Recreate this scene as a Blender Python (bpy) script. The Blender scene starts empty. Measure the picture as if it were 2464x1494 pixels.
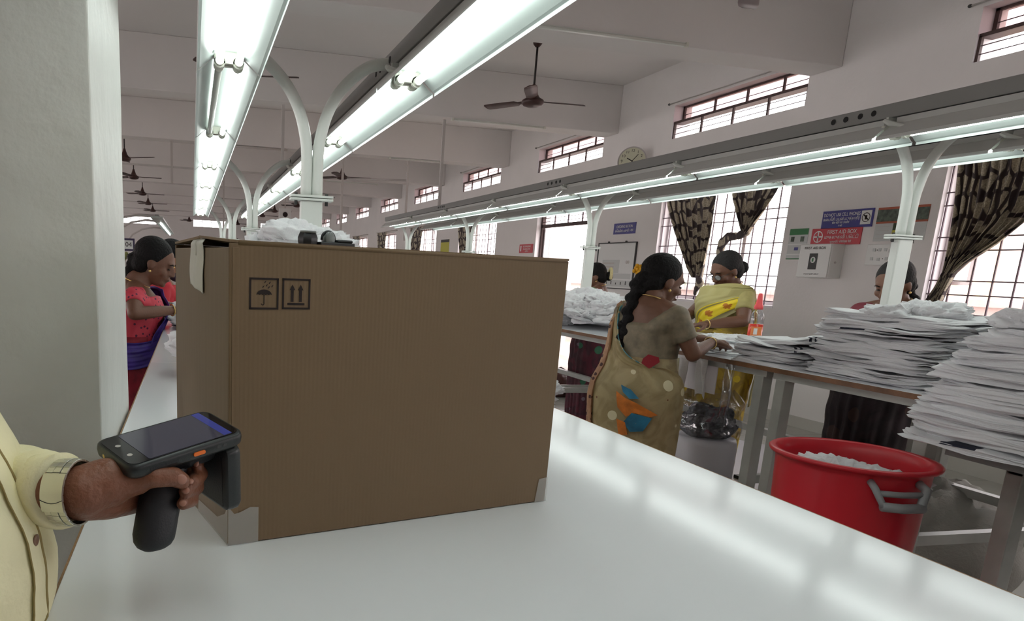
import bpy, bmesh, math, random
from mathutils import Vector, Matrix, Euler, noise
PI = math.pi
S = bpy.context.scene
COL = S.collection
random.seed(7)

# ------------------------------------------------------------------ camera, world, exposure
F_PX, P_X, P_Y = 1728.0, 861.0, 1019.0
YAW, PITCH, ROLL = map(math.radians, (13.2385, -12.203, 2.4715))
CAMZ = 1.25          # working frame: table top at .85, floor at ZF; moved to floor 0 and true metres at the end
ZF = -.38
WS = 7.0/5.4         # wall items were measured on a reference plane at x = 5.4
def Zw(z): return 1.25+(z-1.25)*WS
fwd = Vector((math.sin(YAW)*math.cos(PITCH), math.cos(YAW)*math.cos(PITCH), math.sin(PITCH)))
rgt = Vector((math.cos(YAW), -math.sin(YAW), 0))
upv = rgt.cross(fwd)
R2 = rgt*math.cos(ROLL) + upv*math.sin(ROLL)
U2 = -rgt*math.sin(ROLL) + upv*math.cos(ROLL)
cam_data = bpy.data.cameras.new('camera')
cam = bpy.data.objects.new('camera', cam_data)
COL.objects.link(cam)
cam.matrix_world = Matrix(((R2.x, U2.x, -fwd.x, 0), (R2.y, U2.y, -fwd.y, 0), (R2.z, U2.z, -fwd.z, CAMZ), (0, 0, 0, 1)))
cam_data.sensor_fit = 'HORIZONTAL'
cam_data.sensor_width = 36.0
cam_data.lens = F_PX/2464*36.0
cam_data.shift_x = (1232-P_X)/2464
cam_data.shift_y = (P_Y-747)/2464
cam_data.clip_start = 0.02
cam_data.clip_end = 300
S.camera = cam
S.view_settings.view_transform = 'Standard'
S.view_settings.look = 'None'
S.view_settings.exposure = 0.28
S.view_settings.gamma = 1.0
S.view_settings.use_curve_mapping = False
S.cycles.max_bounces = 7
S.cycles.diffuse_bounces = 5
S.cycles.glossy_bounces = 3
S.cycles.transmission_bounces = 6
S.cycles.transparent_max_bounces = 12
S.cycles.sample_clamp_indirect = 6
S.cycles.caustics_reflective = False
S.cycles.caustics_refractive = False
S.cycles.use_denoising = True

W = bpy.data.worlds.new('overcast_sky'); S.world = W; W.use_nodes = True
bg = W.node_tree.nodes['Background']
bg.inputs[0].default_value = (1.0, 0.92, 0.92, 1)
SKY = 6.2
bg.inputs[1].default_value = SKY
TUBE = 6.0

def at(px, py, depth):
    """a pixel of the photograph at a depth along the view axis -> world point"""
    return Vector((0, 0, CAMZ)) + (fwd + R2*((px-P_X)/F_PX) - U2*((py-P_Y)/F_PX))*depth

# ------------------------------------------------------------------ materials
def lin(c):
    c = c/255.0
    return c/12.92 if c <= 0.04045 else ((c+0.055)/1.055)**2.4
def rgb(r, g, b): return (lin(r), lin(g), lin(b), 1)
class N:
    def __init__(s, name):
        s.m = bpy.data.materials.new(name); s.m.use_nodes = True
        s.t = s.m.node_tree; s.b = s.t.nodes['Principled BSDF']
    def n(s, typ, **kw):
        nd = s.t.nodes.new(typ)
        for k, v in kw.items():
            if k.startswith('i_'):
                key = k[2:]
                nd.inputs[int(key) if key.isdigit() else key.replace('_', ' ')].default_value = v
            else: setattr(nd, k, v)
        return nd
    def l(s, a, b): s.t.links.new(a, b)
def mat(name, col, rough=0.6, metal=0.0, bump=0.0, bscale=40, var=0.0, vscale=6, spec=0.5, coord='Object', alpha=None, trans=0, emit=None, sheen=0, coat=0):
    q = N(name); b = q.b
    b.inputs['Base Color'].default_value = col
    b.inputs['Roughness'].default_value = rough
    b.inputs['Metallic'].default_value = metal
    b.inputs['Specular IOR Level'].default_value = spec
    if trans: b.inputs['Transmission Weight'].default_value = trans
    if alpha is not None: b.inputs['Alpha'].default_value = alpha
    if sheen: b.inputs['Sheen Weight'].default_value = sheen
    if coat: b.inputs['Coat Weight'].default_value = coat
    if emit:
        b.inputs['Emission Color'].default_value = emit[0]; b.inputs['Emission Strength'].default_value = emit[1]
    if bump or var:
        tc = q.n('ShaderNodeTexCoord')
        if var:
            nz = q.n('ShaderNodeTexNoise', i_Scale=vscale, i_Detail=4.0)
            q.l(tc.outputs[coord], nz.inputs['Vector'])
            mr = q.n('ShaderNodeMapRange'); mr.inputs[1].default_value = .3; mr.inputs[2].default_value = .7
            mr.inputs[3].default_value = 1-var; mr.inputs[4].default_value = 1+var*.5
            q.l(nz.outputs[0], mr.inputs[0])
            mx = q.n('ShaderNodeMix', data_type='RGBA', blend_type='MULTIPLY'); mx.inputs[0].default_value = 1
            mx.inputs[6].default_value = col
            q.l(mr.outputs[0], mx.inputs[7]); q.l(mx.outputs[2], b.inputs['Base Color'])
        if bump:
            nb = q.n('ShaderNodeTexNoise', i_Scale=bscale, i_Detail=5.0)
            q.l(tc.outputs[coord], nb.inputs['Vector'])
            bp = q.n('ShaderNodeBump'); bp.inputs['Strength'].default_value = min(1, bump); bp.inputs['Distance'].default_value = .01
            q.l(nb.outputs[0], bp.inputs['Height']); q.l(bp.outputs[0], b.inputs['Normal'])
    return q.m

M = {}
M['wall'] = mat('wall_paint', (.77, .745, .73, 1), .75, bump=.15, bscale=25, var=.04, vscale=1.5)
M['ceil'] = mat('ceiling_paint', (.73, .705, .69, 1), .85, bump=.1, bscale=15, var=.03, vscale=1)
M['pillar'] = mat('pillar_paint', (.64, .65, .61, 1), .38, bump=.5, bscale=14, var=.05, vscale=5)
M['reveal'] = mat('reveal_paint', (.78, .75, .77, 1), .6)
M['skirting'] = mat('skirting_tile', (.45, .44, .40, 1), .3)
M['metal_white'] = mat('white_powder_coat', (.72, .75, .71, 1), .35, bump=.05, bscale=30)
M['reflector'] = mat('reflector_enamel', (.44, .49, .47, 1), .3)
M['refl_out'] = mat('reflector_back', (.58, .59, .57, 1), .5)
M['tray'] = mat('cable_tray', (.27, .27, .26, 1), .55)
M['holder'] = mat('lamp_holder', (.66, .66, .58, 1), .45)
M['tube_on'] = mat('tube_lit', (.9, .9, .9, 1), .4, emit=((.93, 1.0, .96, 1), TUBE))
M['tube_off'] = mat('tube_unlit', (.62, .63, .58, 1), .25)
M['black'] = mat('black_plastic', (.012, .013, .015, 1), .38)
M['dark_hole'] = mat('dark_hole', (.02, .02, .02, 1), .8)
M['laminate'] = mat('white_laminate', (.84, .86, .89, 1), .12, bump=.02, bscale=3, spec=.5)
M['edge_wood'] = mat('edge_band_wood', rgb(150, 112, 72), .5, bump=.2, bscale=60, var=.35, vscale=9)
M['edge_wood2'] = mat('edge_band_dark', rgb(120, 82, 52), .5, bump=.2, bscale=60, var=.4, vscale=7)
M['board'] = mat('chipboard_underside', (.42, .33, .22, 1), .8)
M['leg_grey'] = mat('leg_paint_grey', (.42, .43, .40, 1), .4, var=.1, vscale=12)
M['frame_brown'] = mat('frame_brown', rgb(72, 52, 50), .6)
M['bar'] = mat('grille_bar', rgb(112, 94, 104), .5)
M['frame_white'] = mat('frame_white', (.72, .68, .70, 1), .4)
M['fan'] = mat('fan_brown', rgb(62, 36, 32), .4)
M['fan_rod'] = mat('fan_rod_dark', rgb(40, 34, 32), .5)
M['conduit'] = mat('conduit_pvc', (.50, .47, .45, 1), .5)
M['dark'] = mat('dark_grey', (.05, .05, .05, 1), .6)
M['white_paint'] = mat('white_enamel', (.75, .76, .74, 1), .4)
M['cloth_white'] = mat('white_knit_cotton', (.76, .76, .78, 1), .9, bump=.25, bscale=160, sheen=.2)
M['cloth_shade'] = mat('white_knit_cotton_grey', (.74, .74, .75, 1), .9, bump=.3, bscale=120, sheen=.2)
M['cloth_stripe'] = mat('navy_rib', (.02, .022, .04, 1), .9)
M['gold'] = mat('gold', (.75, .52, .2, 1), .3, 1.0)
M['steel'] = mat('watch_steel', (.66, .66, .58, 1), .3, .9)
M['hair'] = mat('black_hair', (.006, .005, .005, 1), .65, bump=.8, bscale=90, spec=.2)
M['hair_grey'] = mat('greying_hair', (.022, .020, .020, 1), .65, bump=.8, bscale=90, spec=.2)
M['skin'] = mat('brown_skin', rgb(112, 76, 58), .5, bump=.12, bscale=110, var=.08, vscale=8)
M['skin_hand'] = mat('hand_skin', rgb(128, 80, 58), .45, bump=.25, bscale=130, var=.18, vscale=14)
M['skin_light'] = mat('fairer_skin', rgb(150, 104, 80), .5, var=.06)
M['nail'] = mat('finger_nail', rgb(168, 118, 100), .3)
M['eye'] = mat('eye_dark', (.01, .008, .007, 1), .25)
M['ink'] = mat('black_ink', rgb(34, 22, 20), .8)
M['white_ink'] = mat('white_ink', (.8, .8, .8, 1), .6)
M['glass'] = mat('clear_plastic', (.95, .95, .95, 1), .08, trans=1.0)

# ------------------------------------------------------------------ mesh builder
class MB:
    def __init__(s):
        s.v = []; s.f = []; s.mi = []; s.uv = {}
    def add(s, vs, fs, mi=0, M4=None):
        o = len(s.v)
        for p in vs:
            p = Vector(p)
            s.v.append(M4 @ p if M4 else p)
        for f in fs:
            s.f.append(tuple(o+i for i in f)); s.mi.append(mi)
        return o
    def box(s, a, b, mi=0, M4=None):
        x0, y0, z0 = a; x1, y1, z1 = b
        if x0 > x1: x0, x1 = x1, x0
        if y0 > y1: y0, y1 = y1, y0
        if z0 > z1: z0, z1 = z1, z0
        vs = [(x0,y0,z0),(x1,y0,z0),(x1,y1,z0),(x0,y1,z0),(x0,y0,z1),(x1,y0,z1),(x1,y1,z1),(x0,y1,z1)]
        s.add(vs, [(0,3,2,1),(4,5,6,7),(0,1,5,4),(1,2,6,5),(2,3,7,6),(3,0,4,7)], mi, M4); return s
    def ring_mesh(s, rings, mi=0, cap=True, closed=True, M4=None):
        n = len(rings[0]); vs = [p for r in rings for p in r]; fs = []
        for i in range(len(rings)-1):
            for j in range(n if closed else n-1):
                k = (j+1) % n
                fs.append((i*n+j, i*n+k, (i+1)*n+k, (i+1)*n+j))
        if cap:
            fs.append(tuple(range(n-1, -1, -1))); o = (len(rings)-1)*n
            fs.append(tuple(o+j for j in range(n)))
        s.add(vs, fs, mi, M4); return s
    def cyl(s, p0, p1, r0, r1=None, seg=12, mi=0, cap=True):
        r1 = r0 if r1 is None else r1
        return s.tube([p0, p1], [r0, r1], seg, mi, cap)
    def tube(s, pts, rad, seg=10, mi=0, cap=True, flat=1.0):
        pts = [Vector(p) for p in pts]; rs = rad if isinstance(rad, (list, tuple)) else [rad]*len(pts)
        rings = []; up = None
        for i, p in enumerate(pts):
            t = (pts[min(i+1, len(pts)-1)] - pts[max(i-1, 0)]).normalized()
            if up is None:
                up = Vector((0,0,1)) if abs(t.z) < .9 else Vector((1,0,0))
            x = t.cross(up).normalized(); up = x.cross(t).normalized()
            rings.append([p + x*math.cos(a)*rs[i] + up*math.sin(a)*rs[i]*flat for a in (2*PI*k/seg for k in range(seg))])
        return s.ring_mesh(rings, mi, cap)
    def capsule(s, p0, p1, r0, r1=None, seg=14, mi=0, n=4):
        r1 = r0 if r1 is None else r1
        p0 = Vector(p0); p1 = Vector(p1); t = (p1-p0)
        if t.length < 1e-6: t = Vector((0,0,1e-5))
        t = t.normalized(); pts = []; rs = []
        for i in range(n+1):
            a = PI/2*(i/n); pts.append(p0 - t*r0*math.cos(a)); rs.append(max(1e-4, r0*math.sin(a)))
        for i in range(n+1):
            a = PI/2*(1-i/n); pts.append(p1 + t*r1*math.cos(a)); rs.append(max(1e-4, r1*math.sin(a)))
        return s.tube(pts, rs, seg, mi)
    def chain(s, pts, rs, seg=12, mi=0):
        for i in range(len(pts)-1): s.capsule(pts[i], pts[i+1], rs[i], rs[i+1], seg, mi)
        return s
    def ell(s, c, r, mi=0, M4=None, seg=20, nr=12):
        c = Vector(c); rx, ry, rz = r if isinstance(r, (tuple, list)) else (r, r, r); rings = []
        for i in range(nr+1):
            a = PI*(i+.02)/(nr+.04); z = -math.cos(a)*rz; q = math.sin(a)
            rings.append([c + Vector((rx*q*math.cos(2*PI*k/seg), ry*q*math.sin(2*PI*k/seg), z)) for k in range(seg)])
        return s.ring_mesh(rings, mi, True, True, M4)
    def lathe(s, prof, seg=32, mi=0, c=(0,0,0), cap=True, M4=None):
        c = Vector(c)
        return s.ring_mesh([[c + Vector((r*math.cos(2*PI*k/seg), r*math.sin(2*PI*k/seg), z)) for k in range(seg)] for r, z in prof], mi, cap, True, M4)
    def loft(s, secs, seg=32, mi=0, M4=None, p=2.0, cap=True):
        """secs: (cx, cy, z, rx, ry)"""
        rings = []
        for cx, cy, z, rx, ry in secs:
            r = []
            for k in range(seg):
                a = 2*PI*k/seg; ca, sa = math.cos(a), math.sin(a)
                r.append(Vector((cx + rx*math.copysign(abs(ca)**(2/p), ca), cy + ry*math.copysign(abs(sa)**(2/p), sa), z)))
            rings.append(r)
        return s.ring_mesh(rings, mi, cap, True, M4)
    def prism(s, pts2, z0, z1, mi=0, M4=None):
        n = len(pts2); vs = [(x, y, z0) for x, y in pts2] + [(x, y, z1) for x, y in pts2]
        fs = [tuple(range(n-1, -1, -1)), tuple(range(n, 2*n))] + [(i, (i+1) % n, n+(i+1) % n, n+i) for i in range(n)]
        s.add(vs, fs, mi, M4); return s
    def grid(s, fn, nu, nv, mi=0, thick=0.0, uv=True):
        vs = [Vector(fn(i/nu, j/nv)) for j in range(nv+1) for i in range(nu+1)]
        fs = [(j*(nu+1)+i, j*(nu+1)+i+1, (j+1)*(nu+1)+i+1, (j+1)*(nu+1)+i) for j in range(nv) for i in range(nu)]
        o = s.add(vs, fs, mi)
        if uv:
            for j in range(nv+1):
                for i in range(nu+1): s.uv[o+j*(nu+1)+i] = (i/nu, j/nv)
        return s
    def mesh(s, name, mats, smooth=True, bevel=0):
        me = bpy.data.meshes.new(name); me.from_pydata([tuple(p) for p in s.v], [], s.f)
        for m in (mats if isinstance(mats, (list, tuple)) else [mats]): me.materials.append(M[m] if isinstance(m, str) else m)
        me.polygons.foreach_set('material_index', s.mi)
        if s.uv:
            ul = me.uv_layers.new(name='UVMap')
            for lp in me.loops: ul.data[lp.index].uv = s.uv.get(lp.vertex_index, (0, 0))
        bm = bmesh.new(); bm.from_mesh(me); bmesh.ops.recalc_face_normals(bm, faces=bm.faces); bm.to_mesh(me); bm.free()
        if smooth: me.shade_smooth()
        me.update(); return me
    def build(s, name, mats, parent=None, smooth=False, bevel=0, auto=None, loc=None, remesh=0, msmooth=0, solid=0, subsurf=0):
        me = s.mesh(name, mats, smooth or auto is not None or bool(remesh))
        if auto is not None:
            try: me.set_sharp_from_angle(angle=math.radians(auto))
            except Exception: pass
        o = bpy.data.objects.new(name, me); COL.objects.link(o)
        if loc is not None: o.location = loc
        if parent: o.parent = parent
        if bevel:
            md = o.modifiers.new('bevel', 'BEVEL'); md.width = bevel; md.segments = 2; md.limit_method = 'ANGLE'; md.angle_limit = math.radians(40)
        if remesh:
            md = o.modifiers.new('remesh', 'REMESH'); md.mode = 'VOXEL'; md.voxel_size = remesh; md.use_smooth_shade = True
        if msmooth:
            md = o.modifiers.new('smooth', 'SMOOTH'); md.iterations = msmooth; md.factor = .5
        if solid:
            md = o.modifiers.new('solid', 'SOLIDIFY'); md.thickness = solid; md.offset = 0
        if subsurf:
            md = o.modifiers.new('sub', 'SUBSURF'); md.levels = subsurf; md.render_levels = subsurf
        return o

def tag(o, label=None, cat=None, group=None, kind=None):
    if label: o['label'] = label
    if cat: o['category'] = cat
    if group: o['group'] = group
    if kind: o['kind'] = kind
    return o
def thing(name, label, cat, loc=(0,0,0), rz=0, group=None):
    o = bpy.data.objects.new(name, None); COL.objects.link(o); o.empty_display_size = .1
    o.location = loc; o.rotation_euler = (0, 0, rz)
    return tag(o, label, cat, group)
def struct(name, mb, m, parent=None, **kw):
    o = mb.build(name, m, parent, **kw)
    if not parent: o['kind'] = 'structure'
    return o
def dup(root, loc=None, rz=None, label=None, group=None):
    def cp(o, par):
        c = o.copy(); COL.objects.link(c)
        if par: c.parent = par
        for ch in list(o.children): cp(ch, c)
        return c
    r = cp(root, None)
    if loc is not None: r.location = loc
    if rz is not None: r.rotation_euler = (0, 0, rz)
    if label: r['label'] = label
    if group: r['group'] = group
    return r
def text(name, s, size, M4, m, parent, ext=0.0004, sx=1.0, align='CENTER'):
    cu = bpy.data.curves.new(name, 'FONT'); cu.body = s; cu.size = size; cu.extrude = ext; cu.align_x = align; cu.align_y = 'CENTER'
    cu.materials.append(M[m] if isinstance(m, str) else m)
    o = bpy.data.objects.new(name, cu); COL.objects.link(o); o.parent = parent
    o.matrix_local = M4 @ Matrix.Diagonal((sx, 1, 1, 1)); return o
# ================================================================== ROOM SHELL
CEIL = 4.39; XW = 7.0; XO = 7.30; YF = 46.2; XL = -11.0; YB = -6.0
def floor_mat():
    q = N('floor_tiles'); b = q.b
    tc = q.n('ShaderNodeTexCoord'); br = q.n('ShaderNodeTexBrick')
    br.offset = 0; br.inputs['Color1'].default_value = (.47, .455, .42, 1); br.inputs['Color2'].default_value = (.43, .42, .385, 1)
    br.inputs['Mortar'].default_value = (.25, .24, .22, 1); br.inputs['Scale'].default_value = 1
    br.inputs['Mortar Size'].default_value = .003; br.inputs['Brick Width'].default_value = .6; br.inputs['Row Height'].default_value = .6
    q.l(tc.outputs['Object'], br.inputs['Vector'])
    nz = q.n('ShaderNodeTexNoise', i_Scale=3.0, i_Detail=6.0); q.l(tc.outputs['Object'], nz.inputs['Vector'])
    mx = q.n('ShaderNodeMix', data_type='RGBA', blend_type='MULTIPLY'); mx.inputs[0].default_value = .25
    q.l(br.outputs['Color'], mx.inputs[6]); q.l(nz.outputs[0], mx.inputs[7]); q.l(mx.outputs[2], b.inputs['Base Color'])
    b.inputs['Roughness'].default_value = .22
    return q.m
M['floor'] = floor_mat()
struct('floor', MB().box((XL, YB, ZF-.1), (XO, YF+.3, ZF)), 'floor')
struct('ceiling', MB().box((XL, YB, CEIL), (XO, YF+.3, CEIL+.15)), 'ceil')
BEAM0, PITCH_B, SOF = 7.20, 4.362, 3.64
for k in range(-2, 9):
    y = BEAM0+PITCH_B*k
    o = struct('ceiling_beam', MB().box((XL, y, SOF), (XW, y+.43, CEIL)), 'ceil', bevel=.01)
# window / door bays of the right wall
BAYS = list(range(-2, 9))
S0, S1, C0, C1, CM_ = 1.008, 2.527, 3.324, 3.803, 3.556
def bay(k): return 3.28+PITCH_B*k, 5.755+PITCH_B*k
def low(k):
    a, b_ = bay(k)
    return (12.146, 14.285) if k == 2 else (a, b_+.026)
wr = MB()
def wall_band(z0, z1, gaps):
    y = YB
    for a, b_ in gaps:
        wr.box((XW, y, z0), (XO, a, z1)); y = b_
    wr.box((XW, y, z0), (XO, YF, z1))
wall_band(ZF, S0, [low(2)])
wall_band(S0, S1, [low(k) for k in BAYS])
wr.box((XW, YB, S1), (XO, YF, C0))
wall_band(C0, C1, [bay(k) for k in BAYS])
wr.box((XW, YB, C1), (XO, YF, CEIL))
struct('wall_right', wr, 'wall')
wf = MB()   # far wall with ribbon windows
gx = [(-8.6, -6.4), (-6.0, -2.05), (.09, 2.27), (4.15, 6.3)]
FZ0, FZ1 = 3.30, 3.69
x = XL
for a, b_ in gx: wf.box((x, YF, FZ0), (a, YF+.25, FZ1)); x = b_
wf.box((x, YF, FZ0), (XO, YF+.25, FZ1))
wf.box((XL, YF, ZF), (XO, YF+.25, FZ0)); wf.box((XL, YF, FZ1), (XO, YF+.25, CEIL))
struct('wall_far', wf, 'wall')
wl = MB(); y = YB      # left wall, windows beyond the pillar
for k in range(-1, 8):
    a = 2.0+5.2*k
    wl.box((XL-.2, y, 1.0), (XL, a, 2.8)); y = a+3.0
wl.box((XL-.2, y, 1.0), (XL, YF, 2.8)); wl.box((XL-.2, YB, ZF), (XL, YF, 1.0)); wl.box((XL-.2, YB, 2.8), (XL, YF, CEIL))
struct('wall_left', wl, 'wall')
struct('wall_back', MB().box((XL, YB-.2, ZF), (XO, YB, CEIL)), 'wall')
struct('baseboard_right', MB().box((XW-.012, YB, ZF), (XW, 12.1, ZF+.13)).box((XW-.012, 14.33, ZF), (XW, YF, ZF+.13)), 'skirting')

# pillar beside the packing table
def pillar_mesh():
    m = MB(); secs = []
    x0, x1, y0, y1 = -.78, -.172, 1.43, 2.03
    nz = 60
    rings = []
    for i in range(nz+1):
        z = ZF+(CEIL-ZF)*i/nz; r = []
        c = .005
        for (px, py) in ((x0, y0), (x1-c, y0), (x1-c*.35, y0+c*.3), (x1, y0+c), (x1, y1-c), (x1-c, y1), (x0, y1)):
            j = .0015*(noise.noise(Vector((px*3, py*5, z*4)))) if px > -.5 else 0
            r.append(Vector((px+j, py+j, z)))
        rings.append(r)
    m.ring_mesh(rings); return m
pil = pillar_mesh().build('pillar', 'pillar', auto=25); pil['kind'] = 'structure'
# ---------------------------------------------------------------- windows
def pane_mat(name, col, gl=.06):
    m = bpy.data.materials.new(name); m.use_nodes = True; t = m.node_tree; t.nodes.clear()
    out = t.nodes.new('ShaderNodeOutputMaterial'); a = t.nodes.new('ShaderNodeBsdfTransparent'); g = t.nodes.new('ShaderNodeBsdfGlossy'); mx = t.nodes.new('ShaderNodeMixShader')
    a.inputs[0].default_value = col; g.inputs['Roughness'].default_value = .05; mx.inputs[0].default_value = gl
    t.links.new(a.outputs[0], mx.inputs[1]); t.links.new(g.outputs[0], mx.inputs[2]); t.links.new(mx.outputs[0], out.inputs[0]); return m
M['pane'] = pane_mat('window_glass', (.93, .94, .94, 1))
M['pane_pink'] = pane_mat('window_glass_dusty', (.60, .53, .535, 1))
M['film'] = pane_mat('clear_film', (.86, .86, .88, 1), .12)
def clerestory(k, n):
    a, b_ = bay(k); z0, zm, z1 = C0, CM_, C1
    o = MB().box((XW+.001, a, z0), (XW+.20, a+.004, z1)).box((XW+.001, b_-.004, z0), (XW+.20, b_, z1)).box((XW+.001, a, z0), (XW+.20, b_, z0+.004)).box((XW+.001, a, z1-.004), (XW+.20, b_, z1)).build('window_%d' % n, 'reveal')
    o['kind'] = 'structure'
    f = MB(); bars = MB()
    f.box((XW+.02, a, zm-.016), (XW+.18, b_, zm+.018))
    f.box((XW+.02, b_-.03, z0), (XW+.05, b_, zm)); f.box((XW+.02, a, z0), (XW+.05, a+.03, zm))
    f.box((XW+.15, a, z1-.028), (XW+.18, b_, z1)); f.box((XW+.15, b_-.04, zm), (XW+.18, b_, z1)); f.box((XW+.15, a, zm), (XW+.18, a+.04, z1))
    for i in range(1, 4):
        y = a+(b_-a)*i/4
        f.box((XW+.022, y-.014, z0), (XW+.045, y+.014, zm)); y -= .065
        f.box((XW+.152, y-.014, zm), (XW+.175, y+.014, z1))
    for z in (z0+.072, z0+.145): bars.tube([(XW+.034, a, z), (XW+.034, b_, z)], .005, 6)
    bars.tube([(XW+.164, a, zm+.12), (XW+.164, b_, zm+.12)], .005, 6)
    f.build('window_frame', 'frame_brown', o); bars.build('grille_bar', 'bar', o, smooth=True)
    MB().box((XW+.160, a, zm), (XW+.163, b_, z1)).build('window_pane', 'pane_pink', o)
    MB().box((XW+.030, a, z0), (XW+.033, b_, zm)).build('window_pane', 'pane', o)
def big_window(k, n):
    a, b_ = low(k); z0, z1 = S0, S1
    o = MB().box((XW+.002, a, z0), (XO-.001, a+.004, z1)).box((XW+.002, b_-.004, z0), (XO-.001, b_, z1)).box((XW-.01, a-.01, z0-.03), (XO+.03, b_+.01, z0+.002)).box((XW+.002, a, z1-.004), (XO-.001, b_, z1)).build('window_%d' % n, 'reveal')
    o['kind'] = 'structure'
    f = MB(); X0 = XW+.16
    for y in (a, b_-.045): f.box((X0, y, z0), (X0+.05, y+.045, z1))
    f.box((X0, a, z0), (X0+.05, b_, z0+.05)); f.box((X0, a, z1-.05), (X0+.05, b_, z1))
    for y in (a+(b_-a)/3, a+(b_-a)*2/3): f.box((X0, y-.03, z0), (X0+.06, y+.03, z1))
    f.build('window_frame', 'frame_white', o)
    g = MB(); Xg = XW+.06
    ny = 14
    for i in range(ny):
        y = a+.02+(b_-a-.04)*i/(ny-1); g.box((Xg-.006, y-.006, z0), (Xg+.006, y+.006, z1))
    for z in (1.06, 1.24, 1.37, 1.65, 1.775, 2.07, 2.19, 2.47): g.box((Xg-.008, a, z-.006), (Xg+.002, b_, z+.006))
    g.build('grille', 'bar', o)
    MB().box((X0+.02, a, z0), (X0+.024, b_, z1)).build('window_pane', 'pane', o)
n = 1
for k in BAYS:
    clerestory(k, n); n += 1
for k in BAYS:
    if k == 2: continue
    big_window(k, n); n += 1
# balcony door with transom in bay 2
a, b_ = low(2)
dr = MB().box((XW+.002, a, ZF), (XO-.001, a+.004, S1)).box((XW+.002, b_-.004, ZF), (XO-.001, b_, S1)).box((XW+.002, a, S1-.004), (XO-.001, b_, S1)).build('door_1', 'reveal'); dr['kind'] = 'structure'
f = MB(); X0 = XW+.10
f.box((X0, b_-.06, ZF), (X0+.07, b_, S1)); f.box((X0, a, ZF), (X0+.07, a+.06, S1)); f.box((X0, a, 2.22), (X0+.07, b_, 2.285)); f.box((X0, a, S1-.05), (X0+.07, b_, S1))
f.build('door_frame', 'frame_brown', dr)
f = MB()
for i in range(1, 4): f.box((X0+.02, a+(b_-a)*i/4-.015, 2.28), (X0+.04, a+(b_-a)*i/4+.015, S1-.05))
for z in (2.34, 2.41): f.box((X0+.02, a, z-.005), (X0+.03, b_, z+.005))
f.build('transom_bar', 'bar', dr)
f = MB().box((X0+.05, b_-.12, ZF+.03), (X0+.75, b_-.075, 2.2)); f.build('door_leaf', 'frame_white', dr)
MB().box((X0+.16, b_-.124, 1.2), (X0+.62, b_-.118, 2.05)).build('door_panel', 'conduit', dr)
# far ribbon windows
for i, (x0, x1) in enumerate(gx):
    o = MB().box((x0, YF+.1, FZ0), (x0+.02, YF+.14, FZ1)).box((x1-.02, YF+.1, FZ0), (x1, YF+.14, FZ1)).box((x0, YF+.1, FZ1-.12), (x1, YF+.14, FZ1-.10)).build('window_%d' % n, 'frame_brown'); o['kind'] = 'structure'; n += 1
    g = MB(); nn = int((x1-x0)/.44)
    for j in range(1, nn): g.box((x0+(x1-x0)*j/nn-.012, YF+.1, FZ0), (x0+(x1-x0)*j/nn+.012, YF+.13, FZ1))
    g.build('grille_bar', 'bar', o)
    MB().box((x0, YF+.12, FZ0), (x1, YF+.123, FZ1)).build('window_pane', 'pane', o)
# window heads' thin rail rod with dark finial above the clerestories
for k in range(0, 4):
    a, b_ = bay(k)
    o = MB().tube([(XW-.03, a-.05, C1+.03), (XW-.03, b_+.09, C1+.03)], .008, 8).build('trim_%d' % (k+1), 'conduit', smooth=True); o['kind'] = 'structure'
    MB().ell((XW-.03, b_+.10, C1+.03), (.016, .02, .016)).build('finial', 'dark', o, smooth=True)

# ---------------------------------------------------------------- outside
M['render_pink'] = mat('parapet_render', (.62, .50, .49, 1), .9)
M['render_peach'] = mat('building_render', (.80, .58, .40, 1), .9)
M['render_cream'] = mat('building_cream', (.82, .72, .64, 1), .9)
M['ground'] = mat('dry_ground', (.45, .40, .33, 1), .95, var=.3, vscale=.3)
M['tree'] = mat('hazy_foliage', (.30, .32, .25, 1), .9)
struct('ground', MB().box((10.3, -60, -5.4), (120, 120, -5.3)), 'ground')
struct('terrace_floor', MB().box((XO, -8, ZF-.12), (10.3, 48, ZF-.02)), 'ground')
tag(MB().box((9.85, -8, ZF-.12), (10.04, 48, 1.10)).box((9.81, -8, 1.10), (10.08, 48, 1.185)).build('parapet', 'render_pink'), 'pinkish rendered parapet of the terrace outside the windows', 'parapet')
bd = thing('apartment_building', 'peach and cream building seen outside through the grille of the right-hand window', 'building', (26, 16.2, -5.4))
bd.scale = (1.3, 1.3, 1.3)
m = MB()
m.box((0, -9, 0), (9, 7.5, 7.6)); m.build('wall', 'render_cream', bd)
m = MB()
for i in range(6):
    m.box((-.12, -8.6+2.7*i, 0), (0, -8.6+2.7*i+1.9, 7.0))
m.build('wall_panel', 'render_peach', bd)
for i in range(6):
    for z in (1.3, 3.2, 5.35):
        w = MB().box((-.16, -8.1+2.7*i, z), (-.125, -8.1+2.7*i+.95, z+.75)).build('window', 'frame_brown', bd)
        MB().box((-.17, -8.1+2.7*i+.08, z+.08), (-.16, -8.1+2.7*i+.87, z+.67)).build('pane', 'conduit', w)
def tree(x, y, r, lab):
    t = thing('tree', lab, 'tree', (x, y, -5.4), 0); t.scale = (1.3, 1.3, 1.3)
    MB().tube([(0,0,0), (.1,0,2.2), (0,.1,3.6)], [.2,.14,.08], 8).build('trunk', 'frame_brown', t, smooth=True)
    m = MB(); rr = random.Random(int(x*7+y))
    for i in range(130):
        p = Vector((rr.gauss(0, .5), rr.gauss(0, .5), rr.gauss(0, .33)))*r
        m.ell((p.x, p.y, 4.2+p.z), (r*.22, r*.2, r*.14), seg=7, nr=4)
    m.build('crown', 'tree', t)
tree(22, 29.2, 1.1, 'hazy tree seen through the window behind the woman in yellow, right pane')
tree(24.6, 36.3, 1.3, 'hazy tree seen low through the middle window beside the curtain knot')
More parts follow.
